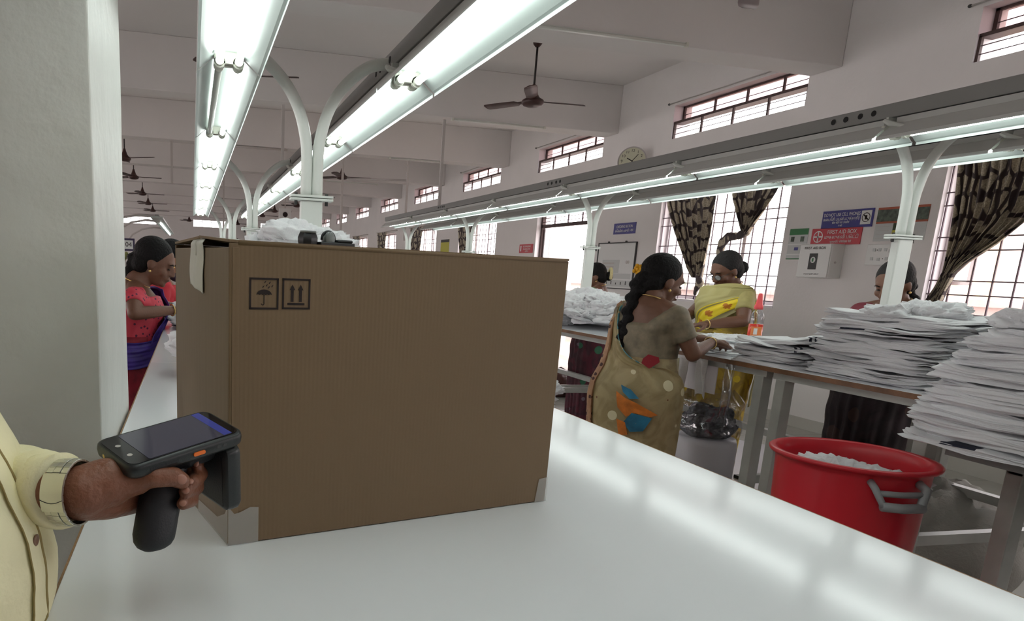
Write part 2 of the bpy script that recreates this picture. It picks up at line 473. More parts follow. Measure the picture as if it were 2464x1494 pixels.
# ================================================================== CEILING FANS
def fan_proto():
    t = thing('ceiling_fan', '-', 'fan')
    MB().cyl((0,0,.02), (0,0,.60), .011, seg=10).build('down_rod', 'fan_rod', t, smooth=True)
    MB().lathe([(.001,-.062), (.05,-.060), (.095,-.045), (.115,-.02), (.112,.005), (.07,.03), (.05,.06), (.028,.12), (.018,.16), (.001,.165)], 28).build('motor_housing', 'fan', t, smooth=True)
    MB().lathe([(.001,.60), (.055,.60), (.045,.55), (.02,.52), (.001,.52)], 20).build('canopy', 'fan', t, smooth=True)
    for i in range(3):
        a = 2*PI*i/3; R = Matrix.Rotation(a, 4, 'Z')
        m = MB(); rows = []
        pr = [(.10,.028,0), (.17,.030,0), (.20,.058,.0), (.35,.062,.004), (.50,.066,.006), (.58,.060,.008), (.60,.040,.008)]
        for (x, w, z) in pr:
            tw = .20
            rows.append([Vector((x, -w, z-w*tw)), Vector((x, -w*.3, z+.006)), Vector((x, w*.5, z+.008)), Vector((x, w, z+w*tw)), Vector((x, w*.9, z+w*tw-.004)), Vector((x, -w*.9, z-w*tw-.004))])
        m.ring_mesh(rows, M4=R); m.build('blade', 'fan', t, auto=50)
    return t
fp = fan_proto()
FANS = [((3.50, 7.50, 3.04), .03, 'brown ceiling fan nearest the camera in full view, left of the high window'),
 ((3.36, 4.25, 3.10), .9, 'ceiling fan cut by the top edge above the right side of the room'),
 ((.44, 7.63, 3.03), -.18, 'ceiling fan half hidden behind the left lamp row'),
 ((2.95, 14.86, 3.03), .05, 'brown ceiling fan right of the white post fork, above an unlit tube'),
 ((3.05, 19.2, 3.01), .1, 'ceiling fan whose blade shows just right of the post above the collar'),
 ((3.09, 22.4, 3.02), .2, 'ceiling fan left of the post beside the small round speaker'),
 ((2.75, 25.4, 3.03), .15, 'small fan low above the white heap, second left of the post'),
 ((2.60, 28.2, 3.03), .1, 'tiny fan just above the left top of the white heap'),
 ((-1.18, 14.4, 3.03), -.5, 'topmost ceiling fan against the white pillar edge'),
 ((-1.25, 17.5, 3.03), .12, 'second ceiling fan down beside the pillar edge'),
 ((-1.32, 21.6, 3.02), .3, 'third ceiling fan down between the pillar and the left lamp row'),
 ((-1.37, 25.2, 3.02), .05, 'fourth ceiling fan down between pillar and left lamp row'),
 ((-1.40, 28.7, 3.02), .1, 'fifth and lowest fan between pillar and left lamp row'),
 ((2.0, 33.6, 2.96), .1, 'tiny far fan before the end wall right of its window'),
 ((-.1, 33.0, 2.96), .15, 'tiny far fan at the left end of the middle end-wall window')]
for i, (p, r, lab) in enumerate(FANS):
    o = fp if i == 0 else dup(fp)
    o.location = (p[0]*WS, p[1]*WS, Zw(p[2])); o.scale = (WS, WS, WS); o.rotation_euler = (0, 0, r); o['label'] = lab; o['group'] = 'brown ceiling fans'

# ================================================================== LAMPS
LU = 1.47
def fixture_proto(name, on=(1, 1), lab='-', grp=None):
    t = thing(name, lab, 'lamp', group=grp)
    prof = [(-.113,-.040), (-.113,-.028), (-.104,-.024), (-.038,.034), (.038,.034), (.104,-.024), (.113,-.028), (.113,-.040)]
    m = MB(); n = len(prof)
    inn = [(x, z) for x, z in prof]; out = [(x*1.022, z+.003) for x, z in prof]
    vs = []; 
    for y in (0, LU):
        vs += [(x, y, z) for x, z in inn]; vs += [(x, y, z) for x, z in out]
    o = 2*n
    m.add(vs, [(i, i+1, o+i+1, o+i) for i in range(n-1)], 0)
    m.add(vs, [(n+i, o+n+i, o+n+i+1, n+i+1) for i in range(n-1)], 1)
    m.add(vs, [(0, o, o+n, n), (n-1, 2*n-1, o+2*n-1, o+n-1)] + [(i, n+i, n+i+1, i+1) for i in range(n-1)] + [(o+i, o+i+1, o+n+i+1, o+n+i) for i in range(n-1)], 1)
    m.build('reflector', ['reflector', 'refl_out'], t)
    for s, st in ((-1, on[0]), (1, on[1])):
        MB().cyl((s*.034, .035, 0), (s*.034, LU-.035, 0), .0135, seg=12).build('tube', 'tube_on' if st else 'tube_off', t, smooth=True)
    for y in (.012, LU-.012):
        h = MB()
        h.box((-.052, y-.008, -.004), (.052, y+.008, .034))
        for s in (-1, 1): h.cyl((s*.034, y-.008, 0), (s*.034, y+.008, 0), .020, seg=14)
        hd = 1 if y < .5 else -1
        for s in (-1, 1): h.cyl((s*.034, y, 0), (s*.034, y+hd*.03, 0), .0155, seg=12)
        h.build('lamp_holder', 'holder', t, auto=40)
    c = MB().box((-.040, .02, .037), (.040, LU-.02, .062)); c.build('channel', 'refl_out', t)
    return t
fx = fixture_proto('tube_light')
fx_half = fixture_proto('tube_light', (0, 1))
rowdef = [(.135, 'left lamp row over the packing table'), (.805, 'right lamp row over the packing table'), (3.13, 'near lamp row over the wall-side table'), (3.81, 'far lamp row over the wall-side table')]
ordn = ['first', 'second', 'third', 'fourth', 'fifth', 'sixth', 'seventh', 'eighth', 'ninth']
used = False; used_h = False
for ri, (xr, rn) in enumerate(rowdef):
    k0 = 2
    y0 = 2.87-k0*1.49
    cnt = 6+k0
    for i in range(cnt):
        yy = y0+1.49*i
        half = (ri == 0 and i == 2)
        if half: o = fx_half
        elif not used: o = fx; used = True
        else: o = dup(fx)
        o.location = (xr, yy, 1.95); o.rotation_euler = (0, 0, 0)
        o['label'] = '%s lamp from the near end, %s%s' % (ordn[i], rn, ', one tube unlit' if half else '')
        o['group'] = 'twin-tube lamps of the ' + rn
    tr = MB(); ya, yb = y0-.02, y0+1.49*cnt
    tr.box((xr-.045, ya, 2.0165), (xr+.045, yb, 2.079))
    cn = 'left' if ri == 0 else ''
    t = tr.build('cable_trunking', 'tray', bevel=.003)
    tag(t, 'long grey cable trunking on top of the ' + rn, 'cable trunking', 'cable trunkings above the lamp rows')
    h = MB()
    for k in range(0, 3):
        for dy in (.05, .12, .20, .27):
            h.cyl((xr-.047, 3.0+2.98*k+dy-.1, 2.05), (xr-.044, 3.0+2.98*k+dy-.1, 2.05), .013, seg=14)
    h.build('knockout_hole', 'dark_hole', t); t.children[0]['kind'] = 'stuff'
    # little hanging brackets at joints
    for i in range(1, cnt):
        b2 = MB(); yy = y0+1.49*i-.01
        b2.box((xr-.06, yy-.006, 2.0), (xr+.06, yy+.006, 2.0165)).tube([(xr-.05, yy-.10, 1.962), (xr-.075, yy-.03, 1.985), (xr-.08, yy-.005, 2.0)], [.004, .012, .009], 8)
        b2.build('bracket', 'metal_white', t)
def lamp_post(name, lab, grp, loc, span=.335, base_z=.85, top=2.02):
    t = thing(name, lab, 'lamp post', loc, 0, grp)
    z0 = 0; zc = 1.505-base_z
    MB().box((-.044, -.022, z0), (.044, .022, zc)).build('post', 'metal_white', t, bevel=.006)
    MB().box((-.08, -.04, 0), (.08, .04, .008)).build('foot_plate', 'metal_white', t, bevel=.002)
    for dz, nm in ((0, 'collar_plate'), (.012, 'collar_plate')):
        MB().box((-.085, -.032, zc+dz), (.085, .032, zc+dz+.009)).build(nm, 'metal_white', t, bevel=.002)
    for s in (-1, 1):
        MB().cyl((s*.062, 0, zc-.016), (s*.062, 0, zc+.03), .007, seg=6).build('bolt', 'dark', t)
    for s in (-1, 1):
        zb = zc+.02
        pts = [(s*.022, 0, zb), (s*.023, 0, zb+.16), (s*.034, 0, zb+.24), (s*.058, 0, zb+.32), (s*.10, 0, zb+.395), (s*.16, 0, zb+.46), (s*.23, 0, zb+.505), (s*span, 0, zb+.525)]
        # smooth the path
        P = [Vector(p) for p in pts]; Q = []
        for i in range(len(P)-1):
            p0, p1, p2, p3 = P[max(i-1, 0)], P[i], P[i+1], P[min(i+2, len(P)-1)]
            for j in range(5):
                u = j/5
                Q.append(.5*((2*p1)+(-p0+p2)*u+(2*p0-5*p1+4*p2-p3)*u*u+(-p0+3*p1-3*p2+p3)*u**3))
        Q.append(P[-1])
        MB().tube(Q, .0225, 14).build('arm', 'metal_white', t, smooth=True)
    return t
lp = lamp_post('lamp_post', '-', None, (0, 0, 0))
pl = [((.47, 2.985), 'white forked lamp post rising from the white heap behind the cardboard box'), ((.47, 5.96), 'second forked lamp post of the packing table, just left of the nearest one'),
      ((.47, 8.94), 'third forked lamp post of the packing table, small behind the box'), ((.47, 11.7), 'farthest forked lamp post of the packing table'),
      ((3.47, 3.02), 'forked lamp post in front of the woman at the right, on the wall-side table'), ((3.47, 5.99), 'forked lamp post before the open balcony door'),
      ((3.47, 8.95), 'forked lamp post of the wall-side table before a patterned curtain'), ((3.47, 11.7), 'last and smallest forked lamp post of the wall-side table')]
for i, ((x, y), lab) in enumerate(pl):
    o = lp if i == 0 else dup(lp)
    o.location = (x, y, .85); o['label'] = lab; o['group'] = 'white forked lamp posts'

# vertical drop pipes and cross conduits from the beams
for i, (x, y, z0, z1, lab) in enumerate([(3.98, 11.75, 2.0, SOF, 'vertical feeder pipe dropping onto the wall-side lamp row left of the middle high window'),
    (1.38, 11.75, 2.75, SOF, 'short vertical conduit hanging between the two lamp rows'),
    (-.39, 16.1, 2.8, SOF, 'thin vertical conduit left of the left lamp row'),
    (4.68, 16.1, 1.9, SOF, 'vertical pipe standing before the smaller high windows'), (3.21, 16.1, ZF, SOF, 'pale vertical pipe right of the heap'), (.845, 20.5, ZF, SOF, 'pale vertical pipe between the forked posts')]):
    m = MB().box((x-.022, y-.02, z0), (x+.022, y+.02, z1))
    o = m.build('feeder_pipe', 'conduit'); tag(o, lab, 'pipe', 'feeder pipes hanging from the ceiling')
for (p0, p1, lab) in [((.73, 15.99, 3.617), (1.98, 15.99, 3.617), 'thin horizontal conduit between the two packing lamp rows'), ((4.68, 16.1, 3.2), (3.9, 20.25, 3.62), 'sloping grey conduit meeting the vertical pipe before the small high windows')]:
    o = MB().tube([p0, p1], .022, 8).build('conduit_pipe', 'conduit', smooth=True); tag(o, lab, 'pipe', 'horizontal conduits near the ceiling')
# unlit batten tubes fixed to the beams
for (x0, x1, y, z, lab) in [(3.06, 5.0, 7.175, 3.63, 'unlit long tube batten under the nearest visible beam, above the big fan'), (4.02, 5.63, 11.54, 3.60, 'unlit white tube batten on the beam below the big fan'),
                            (3.55, 5.03, 20.26, 3.52, 'faint unlit tube batten under the small fan right of the post'), (4.20, 5.39, 15.99, 3.603, 'unlit slim tube batten on the beam over the middle high window')]:
    t = thing('tube_batten', lab, 'lamp', (x0, y-.01, z), 0, 'unlit tube battens on the beams')
    L = x1-x0
    MB().box((0, -.02, 0), (L, .02, .035)).build('batten_body', 'metal_white', t, bevel=.003)
    MB().cyl((.03, -.03, .01), (L-.03, -.03, .01), .013, seg=12).build('tube', 'tube_off', t, smooth=True)
    for xx in (.015, L-.015): MB().box((xx-.015, -.045, -.01), (xx+.015, 0, .03)).build('lamp_holder', 'holder', t)

# lamp row with long bowed arms at the far left
t = thing('tube_light', 'far lit lamp row on bowed arms seen between the pillar and the box', 'lamp', (-.58, 13.2, 1.95))
MB().box((-.03, 0, .02), (.03, 8, .05)).build('channel', 'tray', t)
MB().box((-.10, 0, -.01), (.10, 8, .02)).build('reflector', 'reflector', t)
for i in range(6): MB().cyl((0, 1.6+1.06*i, -.025), (0, 2.6+1.06*i, -.025), .014, seg=8).build('tube', 'tube_on', t, smooth=True)
for i, y in enumerate((13.3, 15.0, 18.2)):
    t = thing('bowed_lamp_post', ['nearest', 'middle', 'farthest'][i]+' bowed arm post carrying the far left lamp row', 'lamp post', (-1.55, y, ZF), 0, 'bowed arm posts at the far left')
    MB().box((-.03, -.03, 0), (.03, .03, 1.83)).build('post', 'conduit', t)
    MB().tube([(0, 0, 1.83), (.06, 0, 2.0), (.20, 0, 2.18), (.42, 0, 2.31), (.68, 0, 2.365), (.97, 0, 2.35)], .020, 10).build('arm', 'conduit', t, smooth=True)

# ================================================================== TABLES
def table(name, lab, grp, x0, x1, y0, y1, z=.85, edge='edge_wood', legm='leg_grey', legw=.06, shelf=None):
    t = thing(name, lab, 'table', (x0, y0, 0), 0, grp)
    w, l = x1-x0, y1-y0
    MB().box((0, 0, z-.022), (w, l, z)).build('tabletop', 'laminate', t, bevel=.0015)
    MB().box((-.003, -.003, z-.024), (w+.003, 0, z-.0005)).box((-.003, l, z-.024), (w+.003, l+.003, z-.0005)).box((-.003, 0, z-.024), (0, l, z-.0005)).box((w, 0, z-.024), (w+.003, l, z-.0005)).build('edge_band', edge, t)
    MB().box((.05, .02, z-.062), (.09, l-.02, z-.024)).box((w-.09, .02, z-.062), (w-.05, l-.02, z-.024)).box((.09, .02, z-.062), (w-.09, .06, z-.024)).box((.09, l-.06, z-.062), (w-.09, l-.02, z-.024)).build('frame_rail', legm, t)
    for x in (.05, w-.05-legw):
        for y in (.04, l-.04-legw):
            MB().box((x, y, ZF), (x+legw, y+legw, z-.06)).build('leg', legm, t, bevel=.003)
    m = MB()
    m.box((w-.05-legw, .1, .20), (w-.06, l-.1, .245)).box((.09, .06, .20), (w-.09, .10, .245)).box((.09, l-.1, .20), (w-.09, l-.06, .245))
    m.build('stretcher', 'leg_grey', t)
    return t
for i, (a, b_) in enumerate([(.42, 2.948), (2.952, 5.92), (5.924, 8.9), (8.904, 11.9)]):
    table('packing_table', ['white packing table in the foreground with the cardboard box on it', 'second white table section behind the cardboard box', 'third white table section behind the box, hidden mostly by white cloth', 'farthest white table section of the packing row'][i], 'white-topped tables of the packing row', -.163, 1.10, a, b_, .85)
for i, (a, b_) in enumerate([(2.20, 3.10), (3.104, 6.08), (6.084, 9.08), (9.084, 12.0)]):
    table('checking_table', ['wall-side table at the right under the tall white stacks', 'wall-side table between the two women in beige and yellow', 'wall-side table behind the beige sari woman, with the rumpled heap', 'farthest wall-side table, hidden behind the box'][i], 'white-topped tables along the window wall', 2.845, 4.10, a, b_, .85, edge='edge_wood2')
M['leg_dark'] = mat('leg_paint_dark_grey', (.20, .205, .20, 1), .5)
def side_table():
    t = thing('stack_table', 'low grey-legged table under the tall stack at the right edge', 'table', (2.70, .3, 0))
    w, l, z = 1.18, 1.72, .70
    MB().box((0, 0, z-.03), (w, l, z)).build('tabletop', 'leg_dark', t, bevel=.002)
    MB().box((.24, .06, z-.09), (.28, l-.06, z-.03)).box((w-.1, .06, z-.09), (w-.06, l-.06, z-.03)).box((.28, l-.10, z-.09), (w-.1, l-.06, z-.03)).build('frame_rail', 'leg_grey', t)
    for x in (.24, w-.12):
        for y in (.04, l-.11): MB().box((x, y, ZF), (x+.06, y+.06, z-.03)).build('leg', 'leg_grey', t, bevel=.003)
    MB().box((.25, .1, .05), (.29, l-.1, .09)).build('stretcher', 'leg_dark', t)
side_table()
# ================================================================== WALL ITEMS
def onX(px, py, X):
    d = at(px, py, 1) - Vector((0, 0, CAMZ)); return Vector((0, 0, CAMZ)) + d*(X/d.x)
def wallM(y, z, off=.012):
    return Matrix(((0, 0, -1, XW-off), (-1, 0, 0, y*WS), (0, 1, 0, Zw(z)), (0, 0, 0, 1)))
def local(parent, wm): return wm
def wpanel(name, lab, cat, y0, y1, z0, z1, m, th=.008, group=None):
    """flat thing on the window wall; y0 = its left edge as one faces it (larger y)"""
    o = MB().box((XW-th, y1*WS, Zw(z0)), (XW-.0005, y0*WS, Zw(z1))).build(name, m)
    return tag(o, lab, cat, group)
def onp(name, parent, y0, y1, z0, z1, m, off=.0085, th=.001):
    return MB().box((XW-off-th, y1*WS, Zw(z0)), (XW-off, y0*WS, Zw(z1))).build(name, m, parent)
def wtext(parent, s, size, y, z, m='white_ink', off=.0102, sx=1.0):
    return text('lettering', s, size*WS, wallM(y, z, off), m, parent, sx=sx)
M['sign_blue'] = mat('sign_blue', rgb(44, 44, 128), .4)
M['sign_red'] = mat('sign_red', rgb(190, 44, 58), .4)
M['paper'] = mat('paper_white', (.72, .73, .72, 1), .6)
M['paper_grey'] = mat('paper_grey', (.55, .57, .56, 1), .6)
M['green'] = mat('poster_green', rgb(50, 120, 70), .5)
M['orange_band'] = mat('poster_orange', rgb(170, 88, 60), .5)
M['yellow'] = mat('yellow_card', rgb(190, 186, 70), .6)
M['dark_green'] = mat('dark_green_card', rgb(60, 72, 48), .6)
M['picture'] = mat('poster_picture', rgb(92, 104, 92), .6, var=.7, vscale=18)
# DO NOT USE CELL PHONES
s_ = wpanel('wall_sign', 'blue no cell phones sign on the wall above the red first aid sign', 'sign', 5.485, 4.988, 1.757, 1.904, 'sign_blue')
wtext(s_, 'DO NOT USE CELL PHONES', .040, 5.29, 1.868, sx=.72)
wtext(s_, 'கைபேசி பயன்படுத்தாதீர்', .036, 5.29, 1.832, sx=.75)
wtext(s_, 'सेल फोन का उपयोग', .026, 5.29, 1.802, sx=.9)
wtext(s_, 'न करें', .022, 5.29, 1.777, sx=.9)
onp('pictogram_panel', s_, 5.10, 5.005, 1.778, 1.888, 'paper')
m = MB(); m.ring_mesh([[Vector((XW-.0105, (5.052+r*math.cos(a))*WS, Zw(1.833+r*math.sin(a)))) for a in (2*PI*k/28 for k in range(28))] for r in (.032, .038)], cap=False)
m.add([(XW-.0105, WS*(5.052+p), Zw(1.833+q)) for p, q in ((.03, .02), (.024, .027), (-.03, -.02), (-.024, -.027))], [(0, 1, 2, 3)]); m.box((XW-.0105, 5.042*WS, Zw(1.815)), (XW-.010, 5.062*WS, Zw(1.85)))
m.build('prohibition_ring', 'ink', s_)
# FIRST AID BOX sign
s_ = wpanel('wall_sign', 'red FIRST AID BOX sign above the white first aid cabinet', 'sign', 5.57, 5.068, 1.619, 1.760, 'sign_red', group=None)
wtext(s_, 'FIRST AID BOX', .046, 5.26, 1.725, sx=.95)
wtext(s_, 'முதலுதவி பெட்டி', .040, 5.26, 1.683, sx=.9)
wtext(s_, 'प्राथमिक चिकित्सा पेटी', .024, 5.26, 1.643, sx=1.0)
m = MB(); m.ring_mesh([[Vector((XW-.0095, (5.498+r*math.cos(a))*WS, Zw(1.69+r*math.sin(a)))) for a in (2*PI*k/28 for k in range(28))] for r in (.042, .050)], cap=False)
m.box((XW-.0095, 5.492*WS, Zw(1.65)), (XW-.009, 5.504*WS, Zw(1.73))).box((XW-.0095, 5.458*WS, Zw(1.684)), (XW-.009, 5.538*WS, Zw(1.696))); m.build('cross_symbol', 'white_ink', s_)
# CHECKING SECTION sign
s_ = wpanel('wall_sign', 'small blue CHECKING SECTION sign above the notice board', 'sign', 8.77, 8.282, 1.820, 1.957, 'sign_blue')
wtext(s_, 'CHECKING SECTION', .045, 8.526, 1.912, sx=.85)
wtext(s_, 'செக்கிங் பகுதி / जांच', .045, 8.526, 1.86, sx=.85)
# red fire sign further along
s_ = wpanel('wall_sign', 'small red sign left of the balcony door near the box corner', 'sign', 11.58, 11.08, 1.613, 1.753, 'sign_red')
wtext(s_, 'FIRE EXTINGUISHER', .040, 11.30, 1.715, sx=.8); wtext(s_, 'தீயணைப்பான்', .036, 11.30, 1.675, sx=.9); wtext(s_, 'अग्निशामक', .028, 11.30, 1.64)
onp('stripe', s_, 11.54, 11.50, 1.64, 1.73, 'white_ink')
# green poster
s_ = wpanel('poster', 'narrow white poster with green header and taped edges beside the window', 'poster', 5.824, 5.613, 1.497, 1.770, 'paper_grey', .004)
onp('header', s_, 5.824, 5.613, 1.715, 1.770, 'green', .0045); onp('footer', s_, 5.824, 5.613, 1.497, 1.507, 'green', .0045)
onp('photo', s_, 5.80, 5.76, 1.655, 1.70, 'picture', .0045); onp('photo', s_, 5.69, 5.65, 1.655, 1.70, 'picture', .0045); onp('photo', s_, 5.745, 5.70, 1.578, 1.605, 'sign_blue', .0045)
for z in (1.535, 1.625): onp('tape', s_, 5.84, 5.60, z, z+.012, 'paper', .0055)
# poster pair behind post
s_ = wpanel('poster', 'poster with green landscape picture and orange bands, partly behind the lamp post', 'poster', 4.955, 4.525, 1.775, 1.900, 'orange_band', .004)
onp('picture', s_, 4.955, 4.525, 1.790, 1.882, 'picture', .0045)
s_ = wpanel('notice_sheet', 'grey printed sheet under the landscape poster with green and yellow stripe', 'notice', 4.957, 4.528, 1.638, 1.774, 'paper_grey', .003)
onp('stripe', s_, 4.80, 4.765, 1.64, 1.774, 'dark_green', .0035); onp('stripe', s_, 4.80, 4.765, 1.665, 1.72, 'yellow', .0048)
for z in (1.66, 1.69, 1.72, 1.75): onp('printed_line', s_, 4.94, 4.83, z, z+.003, 'conduit', .0035)
# first aid cabinet
c = thing('first_aid_cabinet', 'white metal first aid cabinet with a dark label on the wall', 'cabinet', (XW, 5.37*WS, Zw(1.336))); c.scale = (WS,)*3
MB().box((-.13, -.165, 0), (-.001, .165, .285)).build('cabinet_body', 'white_paint', c, bevel=.004)
d_ = MB().box((-.140, -.160, .005), (-.131, .160, .280)).build('door', 'white_paint', c, bevel=.003)
lb = MB().box((-.1425, -.04, .07), (-.1405, .045, .205)).build('label_panel', 'dark', d_)
MB().ell((-.1428, .002, .15), (.0015, .026, .026)).build('cross_badge', 'paper', d_)
MB().box((-.0145-.131, -.006, .135), (-.143, .010, .165)).build('cross_mark', 'green', d_)
MB().cyl((-.08, -.166, .13), (-.08, -.172, .13), .009, seg=12).build('lock', 'conduit', c)
tx = text('lettering', 'FIRST AID BOX', .030, Matrix(((0,0,-1,-.1412),(-1,0,0,0),(0,1,0,.250),(0,0,0,1))), 'ink', d_, sx=1.1)
text('lettering', 'முதலுதவி பெட்டி', .014, Matrix(((0,0,-1,-.1412),(-1,0,0,0),(0,1,0,.03),(0,0,0,1))), 'ink', d_, sx=1.2)
# switchboard
c = thing('switchboard', 'cream electrical switchboard with sockets left of the lamp post', 'switchboard', (XW, 4.85*WS, Zw(1.449))); c.scale = (WS,)*3
MB().box((-.03, -.12, 0), (-.0005, .12, .164)).build('cover_plate', 'white_paint', c, bevel=.004)
for (y, z) in ((.05, .12), (.0, .12), (-.05, .12), (-.09, .11), (.06, .05), (0, .045), (-.07, .05)):
    MB().box((-.034, y-.012, z-.012), (-.030, y+.012, z+.012)).build('switch', 'paper_grey', c)
for (y, z) in ((.02, .118), (-.04, .05)): MB().cyl((-.035, y, z), (-.034, y, z), .004, seg=8).build('socket_hole', 'ink', c)
# notice board
c = thing('notice_board', 'white notice board with dark frame behind the flower-haired women', 'notice board', (XW, 8.64*WS, Zw(1.138))); c.scale = (WS,)*3
MB().box((-.012, -.425, 0), (-.001, .425, .567)).build('board_panel', 'paper', c)
f = MB(); 
f.box((-.02, -.44, -.012), (-.001, -.425, .58)).box((-.02, .425, -.012), (-.001, .44, .58)).box((-.02, -.44, -.012), (-.001, .44, 0)).box((-.02, -.44, .567), (-.001, .44, .58)); f.build('frame', 'dark', c)
for (y0, y1, z0, z1) in ((.30, -.10, .19, .36), (.30, -.38, .12, .185), (.30, -.38, .02, .10)):
    sh = MB().box((-.0135, y1, z0), (-.012, y0, z1)).build('chart_sheet', 'paper_grey', c)
for i in range(3):
    MB().box((-.015, .02, .215+.045*i), (-.0136, .28, .235+.045*i)).build('chart_row', 'conduit', c)
for i in range(6): MB().box((-.0142, .25-.11*i, .045), (-.0136, .27-.11*i, .07+.01*(i % 3))).build('chart_mark', 'dark', c)
for (y, z) in ((-.30, .33), (-.26, .33)): MB().cyl((-.0145, y, z), (-.012, y, z), .02, seg=16).build('chart_dot', 'conduit', c)
for y in (.2, -.2): MB().cyl((-.02, y, .585), (-.001, y, .585), .012, seg=8).build('hook', 'dark', c)
# far yellow poster
s_ = wpanel('poster', 'small far poster with yellow sheet between the two far curtained windows', 'poster', 15.64, 15.1, 1.55, 1.94, 'yellow', .004); onp('header', s_, 15.64, 15.1, 1.88, 1.94, 'dark', .0045)
# clock, standing off the wall on a bracket
ck = thing('wall_clock', 'round cream wall clock half hidden behind the lamp trunking', 'clock', onX(1521, 388, 6.74), math.radians(-38)); ck.scale = (1.28,)*3
R = Matrix.Rotation(PI/2, 4, 'X')
MB().lathe([(.001, 0), (.160, 0), (.168, .006), (.170, .018), (.164, .026), (.155, .020), (.155, .014)], 40, cap=False, M4=R).build('rim', 'conduit', ck, smooth=True)
fc = MB().lathe([(.001, .017), (.155, .017), (.155, .012), (.001, .012)], 40, M4=R).build('dial', mat('dial_cream', rgb(205, 205, 180), .4), ck)
for k in range(12):
    a = 2*PI*k/12
    text('numeral', str(12 if k == 0 else k), .045, Matrix.Translation((.12*math.sin(a), -.0185, .12*math.cos(a))) @ R, 'ink', ck)
for (a, L, w) in ((math.radians(300), .07, .005), (math.radians(40), .10, .0035)):
    MB().box((-w, -.0225, -.01), (w, -.0205, L), M4=Matrix.Rotation(a, 4, 'Y')).build('clock_hand', 'ink', ck)
MB().box((-.02, 0, -.02), (.02, .20, .02)).build('bracket', 'conduit', ck)
# tiny round speaker far away and wall box
t = thing('wall_speaker', 'small white square speaker with a black round cone left of the post collar', 'speaker', (3.40, 27.7, 3.08)); t.scale = (1.3,)*3
MB().box((-.17, 0, -.17), (.17, .15, .17)).build('cabinet', 'white_paint', t); MB().cyl((0, -.01, 0), (0, .002, 0), .07, seg=20).build('cone', 'ink', t)
MB().box((-.015, .05, .17), (.015, .09, 1.007)).build('drop_rod', 'conduit', t)
t = thing('number_board', 'small purple board numbered 04 hanging beside the pillar', 'sign', (-.955, 12, 1.36))
MB().box((-.09, -.01, 0), (.09, .01, .19)).build('board', mat('board_purple', rgb(60, 50, 80), .6), t); MB().box((-.065, -.012, .03), (.065, -.0105, .16)).build('number_panel', 'paper', t)
text('lettering', '04', .10, Matrix.Translation((0, -.0128, .095)) @ R, 'ink', t)
for x in (-.07, .07): MB().box((x-.006, -.006, -1.36+ZF), (x+.006, .006, 0)).build('leg', 'conduit', t)

# ================================================================== CURTAINS
def curtain_mat(obj=False):
    q = N('pebble_print_fabric'); b = q.b
    uv = q.n('ShaderNodeTexCoord') if obj else q.n('ShaderNodeUVMap')
    if obj: uv = type('O', (), {'outputs': [uv.outputs['Object']]})()
    nz = q.n('ShaderNodeTexNoise', i_Scale=5.0, i_Detail=2.0)
    ad = q.n('ShaderNodeVectorMath', operation='MULTIPLY_ADD'); ad.inputs[1].default_value = (.05, .05, 0)
    q.l(uv.outputs[0], nz.inputs['Vector']); q.l(nz.outputs['Color'], ad.inputs[0]); q.l(uv.outputs[0], ad.inputs[2])
    v = q.n('ShaderNodeTexVoronoi', feature='DISTANCE_TO_EDGE'); v.inputs['Scale'].default_value = 5.6; v.inputs['Randomness'].default_value = .55
    v2 = q.n('ShaderNodeTexVoronoi'); v2.inputs['Scale'].default_value = 5.6; v2.inputs['Randomness'].default_value = .75
    q.l(ad.outputs[0], v.inputs['Vector']); q.l(ad.outputs[0], v2.inputs['Vector'])
    r = q.n('ShaderNodeValToRGB'); r.color_ramp.elements[0].position = .085; r.color_ramp.elements[1].position = .115
    q.l(v.outputs['Distance'], r.inputs[0])
    st = q.n('ShaderNodeTexNoise', i_Scale=60.0, i_Detail=3.0); q.l(uv.outputs[0], st.inputs['Vector'])
    c1 = q.n('ShaderNodeValToRGB'); c1.color_ramp.elements[0].color = rgb(142, 131, 112); c1.color_ramp.elements[1].color = rgb(212, 203, 180)
    c1.color_ramp.elements[0].position = .3; c1.color_ramp.elements[1].position = .7
    q.l(st.outputs[0], c1.inputs[0])
    mx = q.n('ShaderNodeMix', data_type='RGBA'); mx.inputs[6].default_value = rgb(66, 56, 57)
    q.l(r.outputs[0], mx.inputs[0]); q.l(c1.outputs[0], mx.inputs[7]); q.l(mx.outputs[2], b.inputs['Base Color'])
    b.inputs['Roughness'].default_value = .55
    return q.m
M['curtain'] = curtain_mat(); M['curtain_knot'] = curtain_mat(True)
def interp(tab, t):
    for i in range(len(tab)-1):
        if t <= tab[i+1][0]:
            a, b_ = tab[i], tab[i+1]; u = 0 if b_[0] == a[0] else (t-a[0])/(b_[0]-a[0]); u = max(0, min(1, u))
            return a[1]+(b_[1]-a[1])*u
    return tab[-1][1]
